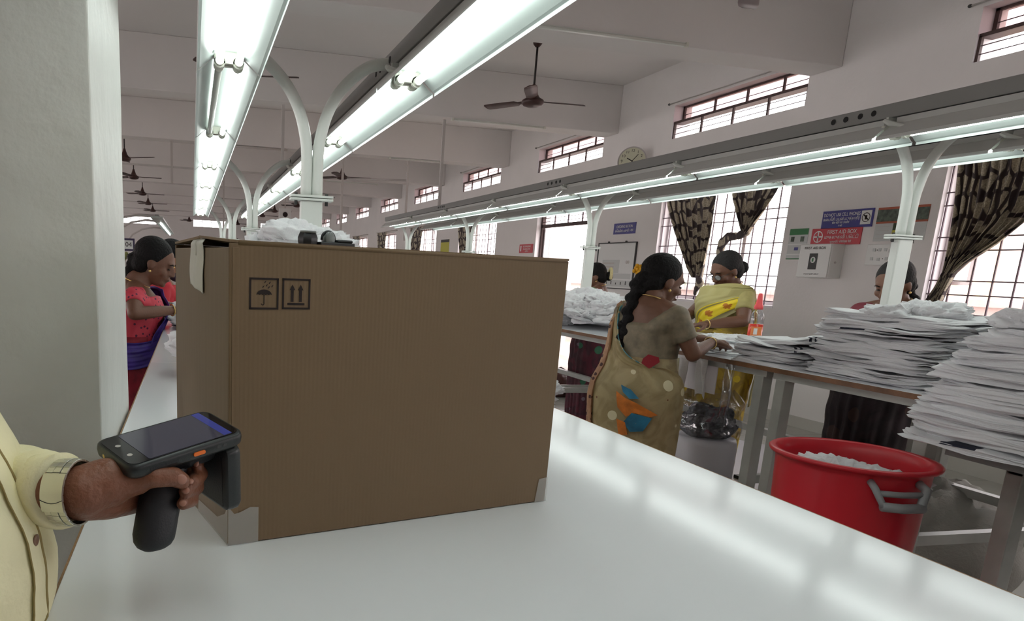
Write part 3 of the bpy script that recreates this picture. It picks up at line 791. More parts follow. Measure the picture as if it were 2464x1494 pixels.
def curtain(name, lab, lpts, rpts, cw, nf, X=XW-.07, top_extra=0):
    """lpts/rpts: (y, z) edge polylines from top to bottom"""
    lt = sorted([(-z, y) for y, z in lpts]); rt = sorted([(-z, y) for y, z in rpts])
    z1 = -lt[0][0]; z0 = -max(lt[-1][0], rt[-1][0])
    H = z1-z0
    m = MB(); nu, nv = 120, 60
    def fn(u, v):
        z = z1-H*v
        yl = interp(lt, -z); yr = interp(rt, -z)
        w = abs(yl-yr); uu = u+.012*math.sin(2*PI*nf*u+1.3*v)
        y = yl+(yr-yl)*uu
        amp = min(.035, .010+.03*(1-w/cw)) 
        x = X - amp*math.sin(2*PI*nf*u+.8*math.sin(3*v+u*5)) - .006*noise.noise(Vector((u*9, v*6, cw)))
        return (x, y, z)
    m.grid(fn, nu, nv)
    o = m
    ob = o.build(name, 'curtain', None, smooth=True, solid=.002)
    uvl = ob.data.uv_layers[0]
    for d in uvl.data: d.uv = (d.uv[0]*cw, d.uv[1]*H)
    return tag(ob, lab, 'curtain', 'pebble-print curtains')
def yz(px, py, X=XW-.07):
    p = onX(px, py, X); return (p.y, p.z)
def lump_tail(name, par, pts, rs):
    m = MB()
    for i in range(len(pts)-1):
        a, b_ = Vector(pts[i]), Vector(pts[i+1])
        for j in range(4):
            p = a.lerp(b_, j/4); r = rs[i]+(rs[i+1]-rs[i])*j/4
            q = noise.noise(p*23)
            m.ell((p.x+q*.01, p.y, p.z), (r*.8, r*(1+.3*q), r*(1.1-.3*q)), seg=12, nr=8)
    o = m.build(name, 'curtain_knot', par, remesh=.007, msmooth=2)
    return o
Xc = XW-.07
A1 = [yz(*p) for p in ((1599, 440), (1608, 500), (1625, 560), (1640, 600), (1655, 645), (1668, 668))]
A2 = [yz(*p) for p in ((1727, 430), (1718, 500), (1710, 560), (1700, 610), (1692, 650), (1686, 668))]
c = curtain('curtain', 'dark pebble-print curtain narrowing to a knot, left side of the middle window', A1, A2, 1.6, 8)
lump_tail('knot', c, [onX(1680, 664, Xc), onX(1684, 680, Xc), onX(1676, 694, Xc), onX(1672, 708, Xc)], [.045, .058, .04, .03])
B1 = [yz(*p) for p in ((1756, 430), (1765, 480), (1776, 520), (1784, 548), (1789, 562))]
B2 = [yz(*p) for p in ((1886, 415), (1868, 460), (1840, 505), (1812, 542), (1800, 560))]
c = curtain('curtain', 'dark pebble-print curtain gathered high like a swag, right side of the middle window', B1, B2, 1.3, 6)
lump_tail('knot', c, [onX(1794, 560, Xc), onX(1775, 568, Xc), onX(1752, 570, Xc), onX(1738, 585, Xc), onX(1733, 605, Xc), onX(1735, 640, Xc)], [.05, .045, .055, .062, .06, .05])
C1 = [yz(*p) for p in ((2311, 350), (2304, 440), (2296, 520), (2284, 600), (2273, 655), (2255, 690), (2228, 728))]
C2 = [yz(*p) for p in ((2580, 250), (2540, 400), (2500, 490), (2464, 533), (2400, 585), (2330, 630), (2295, 660), (2275, 700), (2262, 728))]
c = curtain('curtain', 'large dark pebble-print curtain swept to a low tie at the right-hand window', C1, C2, 2.3, 11)
for k, lab in ((3, 'far pebble-print curtain just left of the far forked lamp post'), (4, 'second far pebble-print curtain, narrow, before a bright window'), (5, 'third far pebble-print curtain'), (6, 'smallest far pebble-print curtain')):
    a, b_ = low(k); lt = [(b_-.02, 2.58), (b_-.4, 1.7), (b_-.6, 1.25)]; rt = [(b_-1.35, 2.58), (b_-1.2, 2.0), (b_-.8, 1.25)]
    curtain('curtain', lab, lt, rt, 1.5, 7)
for k in (0, 1, 3, 4, 5, 6):
    a, b_ = bay(k)
    o = MB().tube([(XW-.06, a-.15, 2.60), (XW-.06, b_+.15, 2.60)], .012, 10).build('curtain_rod', 'conduit', smooth=True)
    tag(o, 'curtain rod behind the lamp rows over the %s window from the right' % ['first', 'second', '', 'third', 'fourth', 'fifth', 'sixth'][k], 'curtain rod', 'curtain rods')
    for y in (a-.1, b_+.1): MB().box((XW-.07, y-.01, 2.585), (XW-.0005, y+.01, 2.615)).build('bracket', 'conduit', o)

# ================================================================== CARDBOARD BOX
def card_mat(name, col, dirv):
    q = N(name); b = q.b
    tc = q.n('ShaderNodeTexCoord'); w = q.n('ShaderNodeTexWave', wave_type='BANDS', bands_direction=dirv); w.inputs['Scale'].default_value = 48; w.inputs['Distortion'].default_value = .3
    q.l(tc.outputs['Object'], w.inputs['Vector'])
    nz = q.n('ShaderNodeTexNoise', i_Scale=2.5, i_Detail=5.0); q.l(tc.outputs['Object'], nz.inputs['Vector'])
    nf = q.n('ShaderNodeTexNoise', i_Scale=300.0, i_Detail=2.0); q.l(tc.outputs['Object'], nf.inputs['Vector'])
    mr = q.n('ShaderNodeMapRange'); mr.inputs[3].default_value = .93; mr.inputs[4].default_value = 1.05; q.l(nz.outputs[0], mr.inputs[0])
    m2 = q.n('ShaderNodeMapRange'); m2.inputs[3].default_value = .95; m2.inputs[4].default_value = 1.05; q.l(nf.outputs[0], m2.inputs[0])
    mu = q.n('ShaderNodeMath', operation='MULTIPLY'); q.l(mr.outputs[0], mu.inputs[0]); q.l(m2.outputs[0], mu.inputs[1])
    mx = q.n('ShaderNodeMix', data_type='RGBA', blend_type='MULTIPLY'); mx.inputs[0].default_value = 1; mx.inputs[6].default_value = col
    q.l(mu.outputs[0], mx.inputs[7]); q.l(mx.outputs[2], b.inputs['Base Color']); b.inputs['Roughness'].default_value = .62
    bp = q.n('ShaderNodeBump'); bp.inputs['Strength'].default_value = .06; bp.inputs['Distance'].default_value = .002
    q.l(w.outputs[0], bp.inputs['Height']); q.l(bp.outputs[0], b.inputs['Normal'])
    return q.m
KRAFT = (.182, .118, .061, 1)
M['kraft_x'] = card_mat('kraft_board', KRAFT, 'X'); M['kraft_y'] = card_mat('kraft_board_side', (.196, .144, .096, 1), 'Y')
M['kraft_dark'] = mat('kraft_inner', (.16, .09, .06, 1), .8)
M['tape_clear'] = mat('packing_tape', (.62, .60, .58, 1), .25, alpha=.45, var=.1)
M['tape_white'] = mat('white_strip', (.58, .58, .54, 1), .5, bump=.2, bscale=40)
Av = Vector((.049, .991, .85)); Bv = Vector((.624, 1.14, .85)); ev = (Bv-Av).normalized(); LB = (Bv-Av).length
bx = thing('cardboard_box', 'large brown corrugated cardboard box standing on the foreground table', 'box', Av, math.atan2(ev.y, ev.x))
D_, H_ = .305, .424
t_ = .005
MB().box((0, 0, .001), (LB, t_, H_+.002)).build('front_panel', 'kraft_x', bx, bevel=.0015)
MB().box((0, D_-t_, .001), (LB, D_, H_+.002)).build('back_panel', 'kraft_x', bx, bevel=.0015)
MB().box((0, t_, .001), (t_, D_-t_, H_-.004)).build('side_panel', 'kraft_y', bx, bevel=.001)
MB().box((LB-t_, t_, .001), (LB, D_-t_, H_)).build('side_panel', 'kraft_y', bx, bevel=.001)
MB().box((t_, t_, .001), (LB-t_, D_-t_, .006)).build('bottom_panel', 'kraft_dark', bx)
MB().box((t_+.001, t_+.001, H_-.012), (t_+.15, D_-t_-.001, H_-.007)).build('end_flap', 'kraft_dark', bx)
def flap(y0, y1, tilt):
    m = MB(); n_ = 40
    vs = []; rows = []
    for i in range(n_+1):
        x = LB*i/n_; w = .0015*noise.noise(Vector((x*14, y0*9, 1)))
        lift = .005*math.exp(-x/.05)
        za = H_+.0025+w*.4; zb = H_+.0025+w+lift*tilt
        rows.append([Vector((x, y0, za)), Vector((x, y1, zb)), Vector((x, y1, zb+.0035)), Vector((x, y0, za+.0035))])
    m.ring_mesh(rows); return m
flap(0, D_/2-.001, 1.6).build('top_flap', 'kraft_x', bx, auto=40)
flap(D_, D_/2+.001, 1.3).build('top_flap', 'kraft_x', bx, auto=40)
# rounded fold along the long top edge and a bruised corner
MB().tube([(.012, .002, H_+.002), (LB-.004, .002, H_+.002)], .0035, 10).build('fold_edge', 'kraft_x', bx, smooth=True)
MB().box((.003, -.0014, .004), (.013, 0, H_-.004)).box((.0005, -.0008, .004), (.003, 0, H_-.004)).build('joint_flap', 'kraft_x', bx, bevel=.0006)
# printed care symbols
def front_pr(m, pts, y=-.0009):
    o = len(m.v); m.add([(x, y, z) for x, z in pts], [tuple(range(len(pts)))])
def frame(m, x0, x1, z0, z1, w=.0026):
    for q_ in ((x0, x1, z0, z0+w), (x0, x1, z1-w, z1), (x0, x0+w, z0, z1), (x1-w, x1, z0, z1)):
        m.box((q_[0], -.0009, q_[2]), (q_[1], -.0002, q_[3]))
m = MB(); x0, x1, z0, z1 = .0275, .0698, .3390, .3816; frame(m, x0, x1, z0, z1)
cx = (x0+x1)/2
can = [(cx+.0112*math.cos(a), .3585+.0075*math.sin(a)) for a in (PI*k/16 for k in range(17))]
sc = []
for k in range(5):
    for j in range(1, 5):
        u = (k+j/4)/5; sc.append((cx-.0112+.0224*u, .3585+.0011*math.sin(PI*j/4)))
front_pr(m, can+sc[:-1])
m.box((cx-.0006, -.0009, .3470), (cx+.0006, -.0002, .3590))
front_pr(m, [(cx-.0020+.0026*math.cos(a), .3470+.0026*math.sin(a)) for a in (PI+PI*k/10 for k in range(11))] + [(cx-.0020+.0014*math.cos(a), .3470+.0014*math.sin(a)) for a in (2*PI-PI*k/10 for k in range(11))])
for (dx, dz) in ((.001, .0173), (.0075, .0162), (.0032, .0128), (-.0018, .0108), (.0065, .0102), (.0112, .0118)):
    X_, Z_ = cx+dx, .3585+dz
    front_pr(m, [(X_-.0012, Z_-.0008), (X_-.0002, Z_-.0014), (X_+.0008, Z_-.0002), (X_+.0022, Z_+.0022), (X_-.0002, Z_+.0012)])
m.build('keep_dry_symbol', 'ink', bx)
m = MB(); x0, x1, z0, z1 = .0753, .1174, .3397, .3820; frame(m, x0, x1, z0, z1)
cx = (x0+x1)/2
m.box((cx-.0130, -.0009, .3455), (cx+.0125, -.0002, .3485))
for dx in (-.0062, .0062):
    m.box((cx+dx-.0020, -.0009, .3500), (cx+dx+.0020, -.0002, .3670)); front_pr(m, [(cx+dx-.0042, .3662), (cx+dx+.0042, .3662), (cx+dx, .3740)])
m.build('this_way_up_symbol', 'ink', bx)
# tape: hanging strip at the left, clear tape at the bottom corners
m = MB()
def strip(u, v):
    z = H_+.009-.068*v if v > .06 else H_+.009
    y = .1905-.066*u - .004*math.sin(v*6) + (.012*v*(u-.5)*-1)
    if v <= .06: return (.03-.033*(v/.06), y, H_+.0095)
    return (-.0022-.0012*math.sin(u*9+v*4)-.001*u, y-(.004 if u > .3 and u < .38 else 0), z-.012*u*(v > .93))
m.grid(strip, 18, 20); m.build('tape_strip', 'tape_white', bx, smooth=True, solid=.0008)
def sheet(name, pts, par, mm='tape_clear'):
    o = MB(); o.add(pts, [tuple(range(len(pts)))]); return o.build(name, mm, par)
sheet('corner_tape', [(-.0012, -.0018, -.0002+.001), (.0445, -.0018, .001), (.0443, -.0018, .0545), (.032, -.0018, .056), (.018, -.0018, .050), (.008, -.0018, .048), (-.0012, -.0018, .060)], bx)
sheet('corner_tape', [(-.0018, -.0012, .001), (-.0018, .16, .001), (-.0018, .155, .022), (-.0018, .05, .028), (-.0018, .012, .045), (-.0018, -.0012, .062)], bx)
sheet('corner_tape', [(LB-.026, -.0018, .001), (LB+.001, -.0018, .001), (LB+.001, -.0018, .046), (LB-.020, -.0018, .044)], bx)
# two black plastic gadgets lying on the box lid
zt = .85+H_+.007
g = thing('tape_dispenser', 'black plastic tape dispenser with an open loop, lying on the box lid', 'tape dispenser', tuple((Av+ev*.265+Vector((-ev.y, ev.x, 0))*.235).xy)+(zt,), math.atan2(ev.y, ev.x)+.05); g.scale = (.62, .8, .85)
MB().box((-.055, -.016, 0), (.055, .016, .013)).build('base', 'black', g, bevel=.002)
ring = [Vector((-.022+.021*math.cos(a), 0, .017+.017*abs(math.sin(a))**.8)) for a in (PI*k/14 for k in range(15))]
MB().tube(ring, .0032, 8).build('loop_frame', 'black', g, smooth=True)
MB().lathe([(.001, -.012), (.013, -.012), (.015, -.01), (.015, .01), (.013, .012), (.001, .012)], 24, M4=Matrix.Translation((-.022, 0, .019)) @ Matrix.Rotation(PI/2, 4, 'X')).build('tape_core', mat('grey_core', (.20, .22, .22, 1), .3), g, smooth=True)
MB().box((.0, -.014, .013), (.05, .014, .019)).build('cutter_housing', 'black', g, bevel=.003)
g = thing('plastic_cup_holder', 'short black plastic holder with raised rim left of the tape dispenser', 'holder', tuple((Av+ev*.213+Vector((-ev.y, ev.x, 0))*.235).xy)+(zt,), math.atan2(ev.y, ev.x)); g.scale = (.72, .8, .85)
MB().loft([(0, 0, 0, .022, .016), (0, 0, .012, .026, .019), (0, 0, .020, .026, .019), (0, 0, .030, .021, .015)], 8, p=2).build('body', 'black', g, auto=30)
MB().lathe([(.016, .029), (.019, .029), (.0195, .033), (.0165, .033), (.016, .029)], 24, cap=False).build('rim', mat('grey_rim', (.2, .22, .22, 1), .3), g, smooth=True)
# ================================================================== WHITE GARMENTS
def garment(seed, sx=.33, sy=.27, th=.016, plies=3, stripe=False, wr=.010):
    """folded knit garment: a stack of soft plies with a bulged, wavy rim"""
    r = random.Random(seed); off = Vector((r.uniform(0, 50), r.uniform(0, 50), r.uniform(0, 50)))
    m = MB(); seg = 56; rings = []
    prof = []
    for p in range(plies):
        z0 = th*p/plies; z1 = th*(p+1)/plies; q = r.uniform(-.012, .012)
        prof += [(.975+q, z0+.0008), (1.0+q, (z0+z1)/2), (.975+q, z1-.0008)]
    rad = [(0.02, 0), (.5, 0), (.85, 0)] + prof + [(.88, th), (.7, th), (.5, th), (.3, th), (.02, th)]
    sk = r.uniform(-.12, .12)
    for (k, z) in rad:
        ring = []
        for i in range(seg):
            a = 2*PI*i/seg; ca, sa = math.cos(a), math.sin(a)
            x = math.copysign(abs(ca)**.42, ca)*sx/2*k; y = math.copysign(abs(sa)**.42, sa)*sy/2*k
            w = noise.noise(Vector((x*7, y*7, z*110))+off)
            f = 1+.10*w*(k > .8)
            top = (z/th)
            dz = wr*top*noise.noise(Vector((x*9, y*9, 0))+off) + wr*.5*noise.noise(Vector((x*22, y*22, z*40))+off)*(k > .6)
            ring.append(Vector((x*f+sk*y, y*f, z+dz)))
        rings.append(ring)
    nr = len(rings)
    for i in range(nr-1):
        for j in range(seg):
            pass
    o = len(m.v)
    m.ring_mesh(rings)
    if stripe:
        a0 = r.uniform(0, 6.28)
        for fi, f in enumerate(m.f):
            if len(f) != 4: continue
            ri = f[0]//seg; sgi = f[0] % seg; a = 2*PI*sgi/seg
            if 4 <= ri <= nr-4:
                d = (a-a0) % (2*PI)
                if d < .10 or .2 < d < .30: m.mi[fi] = 1
    return m
def crumple(seed, sx=.28, sy=.24, h=.07, stripe=False):
    r = random.Random(seed); off = Vector((r.uniform(0, 50), r.uniform(0, 50), r.uniform(0, 50)))
    m = MB(); seg = 88; nr = 38; rings = []
    for i in range(nr+1):
        a = PI*(i+.05)/(nr+.1); z = -math.cos(a); q = math.sin(a); ring = []
        for k in range(seg):
            b_ = 2*PI*k/seg; d = Vector((q*math.cos(b_), q*math.sin(b_), z))
            w = noise.noise(d*1.4+off)
            rid = 1-abs(noise.noise(d*2.6+off*1.7))*2
            rid2 = 1-abs(noise.noise(Vector((d.x*6+w*2, d.y*6, d.z*3))+off))*2
            f = 1+.30*w+.22*(rid-.5)+.13*(rid2-.5)+.05*((1-abs(noise.noise(d*13+off*2))*2)-.5)
            zz = max(-.35, d.z)
            ring.append(Vector((d.x*sx/2*f, d.y*sy/2*f, (zz+.35)*h/1.35*(f if d.z > -.3 else 1))))
        rings.append(ring)
    m.ring_mesh(rings)
    if stripe:
        a0 = r.randrange(seg)
        for fi, f in enumerate(m.f):
            if len(f) != 4: continue
            ri = f[0]//seg; sgi = (f[0] % seg-a0) % seg
            if 13 <= ri <= 22 and (sgi < 3 or 6 <= sgi < 9): m.mi[fi] = 1
    return m
GM = [garment(i, wr=.020, plies=2+(i % 3), stripe=(i in (2, 6))).mesh('folded_shirt', ['cloth_white', 'cloth_stripe']) for i in range(9)]
CM = [crumple(i, stripe=(i in (1, 5))).mesh('crumpled_shirt', ['cloth_white', 'cloth_stripe']) for i in range(9)]
def put(me, name, loc, rz, sc, tilt=(0, 0), lab=None, grp=None):
    o = bpy.data.objects.new(name, me); COL.objects.link(o); o.location = loc; o.rotation_euler = (tilt[0], tilt[1], rz); o.scale = sc
    return tag(o, lab, 'shirt', grp)
ORD = ['topmost', 'second', 'third', 'fourth', 'fifth', 'sixth', 'seventh', 'eighth', 'ninth', 'tenth', 'eleventh', 'twelfth', 'thirteenth', 'fourteenth', 'fifteenth', 'sixteenth', 'seventeenth', 'eighteenth', 'nineteenth', 'twentieth'] + ['twenty-'+w for w in ('first', 'second', 'third', 'fourth', 'fifth', 'sixth', 'seventh', 'eighth', 'ninth')] + ['thirtieth', 'thirty-first', 'thirty-second']
def stack(x, y, z, n, sx, sy, th, rz, lab, grp, seed=0, jit=.016, drift=(0, 0), tilt=(0, 0), tiltgrow=(0, 0), plainer=0):
    r = random.Random(seed); zz = z
    for i in range(n):
        me = GM[r.choice([0, 1, 3, 4, 5, 7, 8]) if r.random() > .12 else r.choice([2, 6])]
        s = (sx/.33*r.uniform(.95, 1.05), sy/.27*r.uniform(.95, 1.05), th/.016*1.25)
        u = i/max(1, n-1)
        put(me, 'folded_shirt', (x+drift[0]*u**2.2+r.uniform(-jit, jit), y+drift[1]*u**2.2+r.uniform(-jit, jit), zz), rz+r.uniform(-.10, .10)+r.choice([0, PI]), s,
            (tilt[0]+tiltgrow[0]*u+r.uniform(-.012, .012), tilt[1]+tiltgrow[1]*u+r.uniform(-.018, .018)), '%s folded white shirt %s the %s' % (ORD[n-1-i], 'on top of' if i == n-1 else 'from the top in', lab), grp)
        zz += th
    return zz
def heap(cx, cy, z, n, rx, ry, h, lab, grp, seed=0, size=.30):
    r = random.Random(seed)
    for i in range(n):
        u = (i+.5)/n; lev = u**1.1
        k = (1-lev)**.5; a = r.uniform(0, 2*PI); q = math.sqrt(r.random())
        x = cx+rx*k*q*math.cos(a); y = cy+ry*k*q*math.sin(a); zz = z+max(0, (h-.06)*lev)
        s = size/.28*r.uniform(.85, 1.15)
        put(CM[r.randrange(9)], 'crumpled_shirt', (x, y, zz), r.uniform(0, 6.28), (s, s, s*r.uniform(.8, 1.15)), (r.uniform(-.15, .15), r.uniform(-.15, .15)) if lev > .1 else (0, 0), lab, grp)
# tall stack at the right edge of the photograph
stack(2.86, 1.89, .70, 28, .40, .62, .0155, 0, 'tall stack at the right edge', 'folded shirts in the tall right-edge stack', 1, .014, (.03, -.16), (0, 0))
stack(2.84, 1.16, .70, 28, .40, .58, .0155, 0, 'stack cut by the right edge', 'folded shirts cut by the right edge', 2, .012)
heap(2.90, 1.66, 1.125, 5, .12, .30, .05, 'loose white shirt slumped over the top of the right-edge stack', 'loose shirts on the right-edge stack', 5, .40)
# stack in the middle of the wall-side table
stack(3.12, 2.66, .85, 22, .40, .62, .0135, 0, 'big wavy stack on the wall-side table', 'folded shirts of the big wavy stack', 3, .022, (.05, -.02), (0, 0), (-.0, 0))
stack(3.06, 3.20, .85, 11, .38, .42, .0125, .1, 'low stack nearest the red bottle', 'folded shirts of the low stack by the bottle', 4, .018, (.02, -.06), (-.03, 0), (-.05, 0))
stack(3.45, 1.78, .70, 32, .44, .62, .0155, .15, 'rear stack below the right-hand window', 'folded shirts of the rear stack', 6, .02)
heap(3.48, 1.85, 1.17, 8, .18, .36, .09, 'loose white shirt on top of the rear stack below the right-hand window', 'loose shirts on the rear stack', 8, .40)
heap(3.14, 2.60, 1.115, 2, .08, .12, .02, 'loose white shirt on top of the big wavy stack', 'loose shirts on the big wavy stack', 9, .34)
# shirts being checked between the two women
for i, (x, y, z, s, rz) in enumerate([(3.10, 4.05, .85, 1.5, .2), (3.35, 4.4, .85, 1.6, 1.1), (3.45, 4.0, .87, 1.4, .7), (3.2, 4.45, .88, 1.3, 2.2), (3.06, 3.72, .85, 1.1, .4), (3.65, 4.3, .86, 1.3, 1.9)]):
    put(CM[i], 'crumpled_shirt', (x, y, z), rz, (s, s, .7), (0, 0), 'loosely spread white shirt being checked between the women in beige and yellow', 'spread shirts between the two women')
put(GM[1], 'folded_shirt', (3.12, 3.62, .85), .1, (1.0, .9, .8), (0, 0), 'flat folded white shirt under the beige sari woman\'s hands')
# rumpled heap left of the beige woman
heap(3.28, 5.55, .85, 34, .36, .72, .27, 'crumpled white shirt in the heap left of the woman in the beige sari', 'crumpled shirts in the heap behind the beige sari woman', 11, .34)
heap(3.35, 6.9, .85, 18, .36, .5, .26, 'crumpled white shirt in the farther heap beside the balcony door', 'crumpled shirts in the heap before the balcony door', 12, .36)
heap(3.4, 8.9, .85, 10, .36, .8, .2, 'crumpled white shirt in the far heap on the wall-side table', 'crumpled shirts far along the wall-side table', 13, .4)
# heap around the post behind the cardboard box
heap(.40, 2.78, .85, 40, .36, .42, .52, 'crumpled white shirt in the heap behind the cardboard box', 'crumpled shirts in the heap behind the box', 14, .36)
# cloth on the left end of the second table
heap(.02, 4.62, .85, 12, .15, .30, .17, 'crumpled white shirt on the table left of the box, by the pink blouse woman', 'crumpled shirts left of the box', 15, .26)
heap(.45, 8.0, .85, 16, .4, .9, .35, 'crumpled white shirt far along the packing table', 'crumpled shirts far along the packing table', 16, .4)
# cloth seen past the box's right corner, on the floor
heap(1.42, 2.9, ZF, 34, .14, .30, 1.19, 'white shirt in the floor pile seen past the right corner of the box', 'shirts piled on the floor beyond the packing table', 17, .30)
# cards slipped between stacks
def card(name, lab, loc, w, h, m, rz, ty=0, dark_top=False):
    o = MB().box((-.001, -w/2, 0), (.001, w/2, h)).build(name, m); o.location = loc; o.rotation_euler = (ty, 0, rz); tag(o, lab, 'card')
    if dark_top: MB().box((-.0015, -w/2, h-.012), (.0015, w/2, h)).build('clip', 'dark', o)
    return o
card('bundle_card', 'yellow-green bundle card hanging at the front edge of the wavy stack', (2.93, 2.20, .885), .055, .095, 'yellow', 0, -.1, True)
card('bundle_card', 'dark green bundle card standing on the rear stack', (3.36, 2.24, 1.10), .085, .06, 'dark_green', .1)
card('bundle_card', 'lower yellow card under the dark green one', (3.35, 2.27, 1.03), .10, .055, 'yellow', .1, .2)

# ================================================================== BOTTLE, TUB, BUCKET, BAGS
M['tub_red'] = mat('tub_red', rgb(196, 30, 44), .35, spec=.5)
M['handle_grey'] = mat('handle_grey', (.26, .27, .275, 1), .45)
M['bucket_y'] = mat('bucket_mustard', rgb(140, 118, 40), .5)
M['orange_liquid'] = mat('orange_liquid', rgb(215, 60, 40), .25)
M['cap_pink'] = mat('cap_coral', rgb(235, 84, 88), .4)
M['label_orange'] = mat('label_orange', rgb(225, 130, 70), .5)
bt = thing('squeeze_bottle', 'clear squeeze bottle of red liquid with coral nozzle on the wall-side table', 'bottle', (3.74, 4.20, .85)); bt.scale = (1.15, 1.15, 1.05)
MB().lathe([(.001, .001), (.036, .001), (.039, .006), (.039, .135), (.001, .137)], 28).build('liquid', 'orange_liquid', bt, smooth=True)
MB().lathe([(.0395, .14), (.0395, .165), (.038, .19), (.028, .215), (.018, .228), (.018, .235)], 28, cap=False).build('bottle_wall', 'film', bt, smooth=True)
MB().lathe([(.001, .230), (.024, .230), (.024, .252), (.019, .262), (.012, .318), (.009, .330), (.001, .332)], 24).build('nozzle_cap', 'cap_pink', bt, smooth=True)
lbm = MB(); lbm.ring_mesh([[Vector((.0400*math.cos(a), .0400*math.sin(a), z)) for a in (-2.9+1.6*k/14 for k in range(15))] for z in (.03, .12)], closed=False, cap=False)
lbm.build('label', 'label_orange', bt, smooth=True)
lbm = MB(); lbm.ring_mesh([[Vector((.0404*math.cos(a), .0404*math.sin(a), z)) for a in (-2.5+.5*k/8 for k in range(9))] for z in (.07, .11)], closed=False, cap=False); lbm.build('label_print', 'paper', bt, smooth=True)

tub = thing('laundry_tub', 'large red plastic tub with a grey handle on the floor', 'tub', (2.49, 2.20, ZF))
R0, R1, HT = .200, .258, 1.01
pr = [(.001, .004), (R0, .004), (R0+.01, .02)]
for i in range(8): pr.append((R0+.01+(R1-R0-.012)*i/7, .02+(HT-.06)*i/7))
pr += [(R1-.002, HT-.03), (R1+.006, HT-.018), (R1+.022, HT-.016), (R1+.026, HT-.006), (R1+.020, HT), (R1+.004, HT), (R1-.004, HT-.006), (R1-.010, HT-.05), (R0+.004, .03), (.001, .02)]
MB().lathe(pr, 72).build('tub_wall', 'tub_red', tub, smooth=True)
def tub_handle(ang, q=1.12):
    # projecting bail: two brackets and a grip
    R_ = Matrix.Rotation(ang, 4, 'Z'); m = MB(); r = R1
    P = [(r-.016, -.085, HT-.045), (r+.020, -.090, HT-.06), (r+.036, -.070, HT-.105), (r+.044, -.064, HT-.118)]
    m.tube([R_ @ Vector(p) for p in P], [.012, .012, .011, .012], 10)
    P2 = [(x, -y, z) for x, y, z in P]; m.tube([R_ @ Vector(p) for p in P2], [.015, .016, .015, .016], 10)
    m.tube([R_ @ Vector(p) for p in ((r+.044, -.072, HT-.118), (r+.048, 0, HT-.122), (r+.044, .072, HT-.118))], .017, 10)
    m.tube([R_ @ Vector(p) for p in ((r+.024, -.076, HT-.076), (r+.028, 0, HT-.078), (r+.024, .076, HT-.076))], .011, 10)
    return m
tub_handle(math.radians(-104)).build('handle', 'handle_grey', tub, smooth=True)
tub_handle(math.radians(76)).build('handle', 'handle_grey', tub, smooth=True)
for (x, y, z, s) in ((2.21, 2.0, .555, 1.6), (2.31, 1.90, .55, 1.55), (2.20, 1.90, .545, 1.5), (2.29, 2.00, .555, 1.5)):
    put(CM[int(s*10) % 9], 'crumpled_shirt', (2.49+(x-2.24)*.9, 2.20+(y-1.95)*.9, z-.05), x*9, (s*.80, s*.80, s*.75), (0, 0), 'white cloth lying inside the red tub', 'white cloths inside the red tub')
o = MB().lathe([(.001, .03), (.18, .03), (.240, .905), (.001, .915)], 24).build('cloth_filling', 'cloth_shade', smooth=True); o.location = (2.49, 2.20, ZF); tag(o, 'packed white cloth filling the lower part of the red tub', 'cloth', kind='stuff')
bk = thing('bucket', 'mustard yellow bucket on the floor behind the beige sari woman', 'bucket', (5.37, 8.80, ZF)); bk.scale = (1.3,)*3
MB().lathe([(.001, .003), (.125, .003), (.13, .02), (.155, .30), (.165, .30), (.165, .315), (.150, .315), (.12, .02), (.001, .015)], 40).build('bucket_wall', 'bucket_y', bk, smooth=True)
MB().box((-.10, -.03, .25), (-.03, .04, .36)).build('paper_scrap', 'paper', bk)
def blob(name, lab, cat, loc, r, m, seed=1, rough=.2, remesh=0, n=30):
    o = MB(); off = Vector((seed*3.1, seed*1.7, 0)); rings = []
    for i in range(n+1):
        a = PI*(i+.03)/(n+.06); ring = []
        for k in range(48):
            b_ = 2*PI*k/48; d = Vector((math.sin(a)*math.cos(b_), math.sin(a)*math.sin(b_), -math.cos(a)))
            f = 1+rough*noise.noise(d*1.8+off)+rough*.35*(1-2*abs(noise.noise(d*4+off)))+rough*.14*noise.noise(d*11+off)
            zz = max(-.75, d.z)
            ring.append(Vector((d.x*r[0]*f, d.y*r[1]*f, (zz+.75)*r[2]/1.75*(f if d.z > -.7 else 1))))
        rings.append(ring)
    o.ring_mesh(rings); ob = o.build(name, m, smooth=True); ob.location = loc
    return tag(ob, lab, cat)
M['leather'] = mat('dark_red_leather', rgb(70, 34, 30), .35, bump=.2)
M['sack'] = mat('grey_woven_sack', (.33, .32, .29, 1), .85, bump=.5, bscale=60)
M['scraps'] = mat('dark_fabric_scraps', (.13, .13, .15, 1), .8, bump=.8, bscale=40, var=.7, vscale=30)
hb = blob('handbag', 'dark reddish-brown handbag on the floor left of the mustard bucket', 'bag', (4.98, 9.06, ZF), (.26, .19, .32), 'leather', 2, .12)
MB().tube([(-.16, 0, .23), (-.10, 0, .36), (.02, 0, .40), (.13, 0, .34), (.17, 0, .22)], .010, 8).build('strap', 'leather', hb, smooth=True)
blob('sack', 'slumped grey woven sack behind the red tub', 'sack', (4.0, 2.95, ZF), (.40, .36, .62), 'sack', 4, .16)
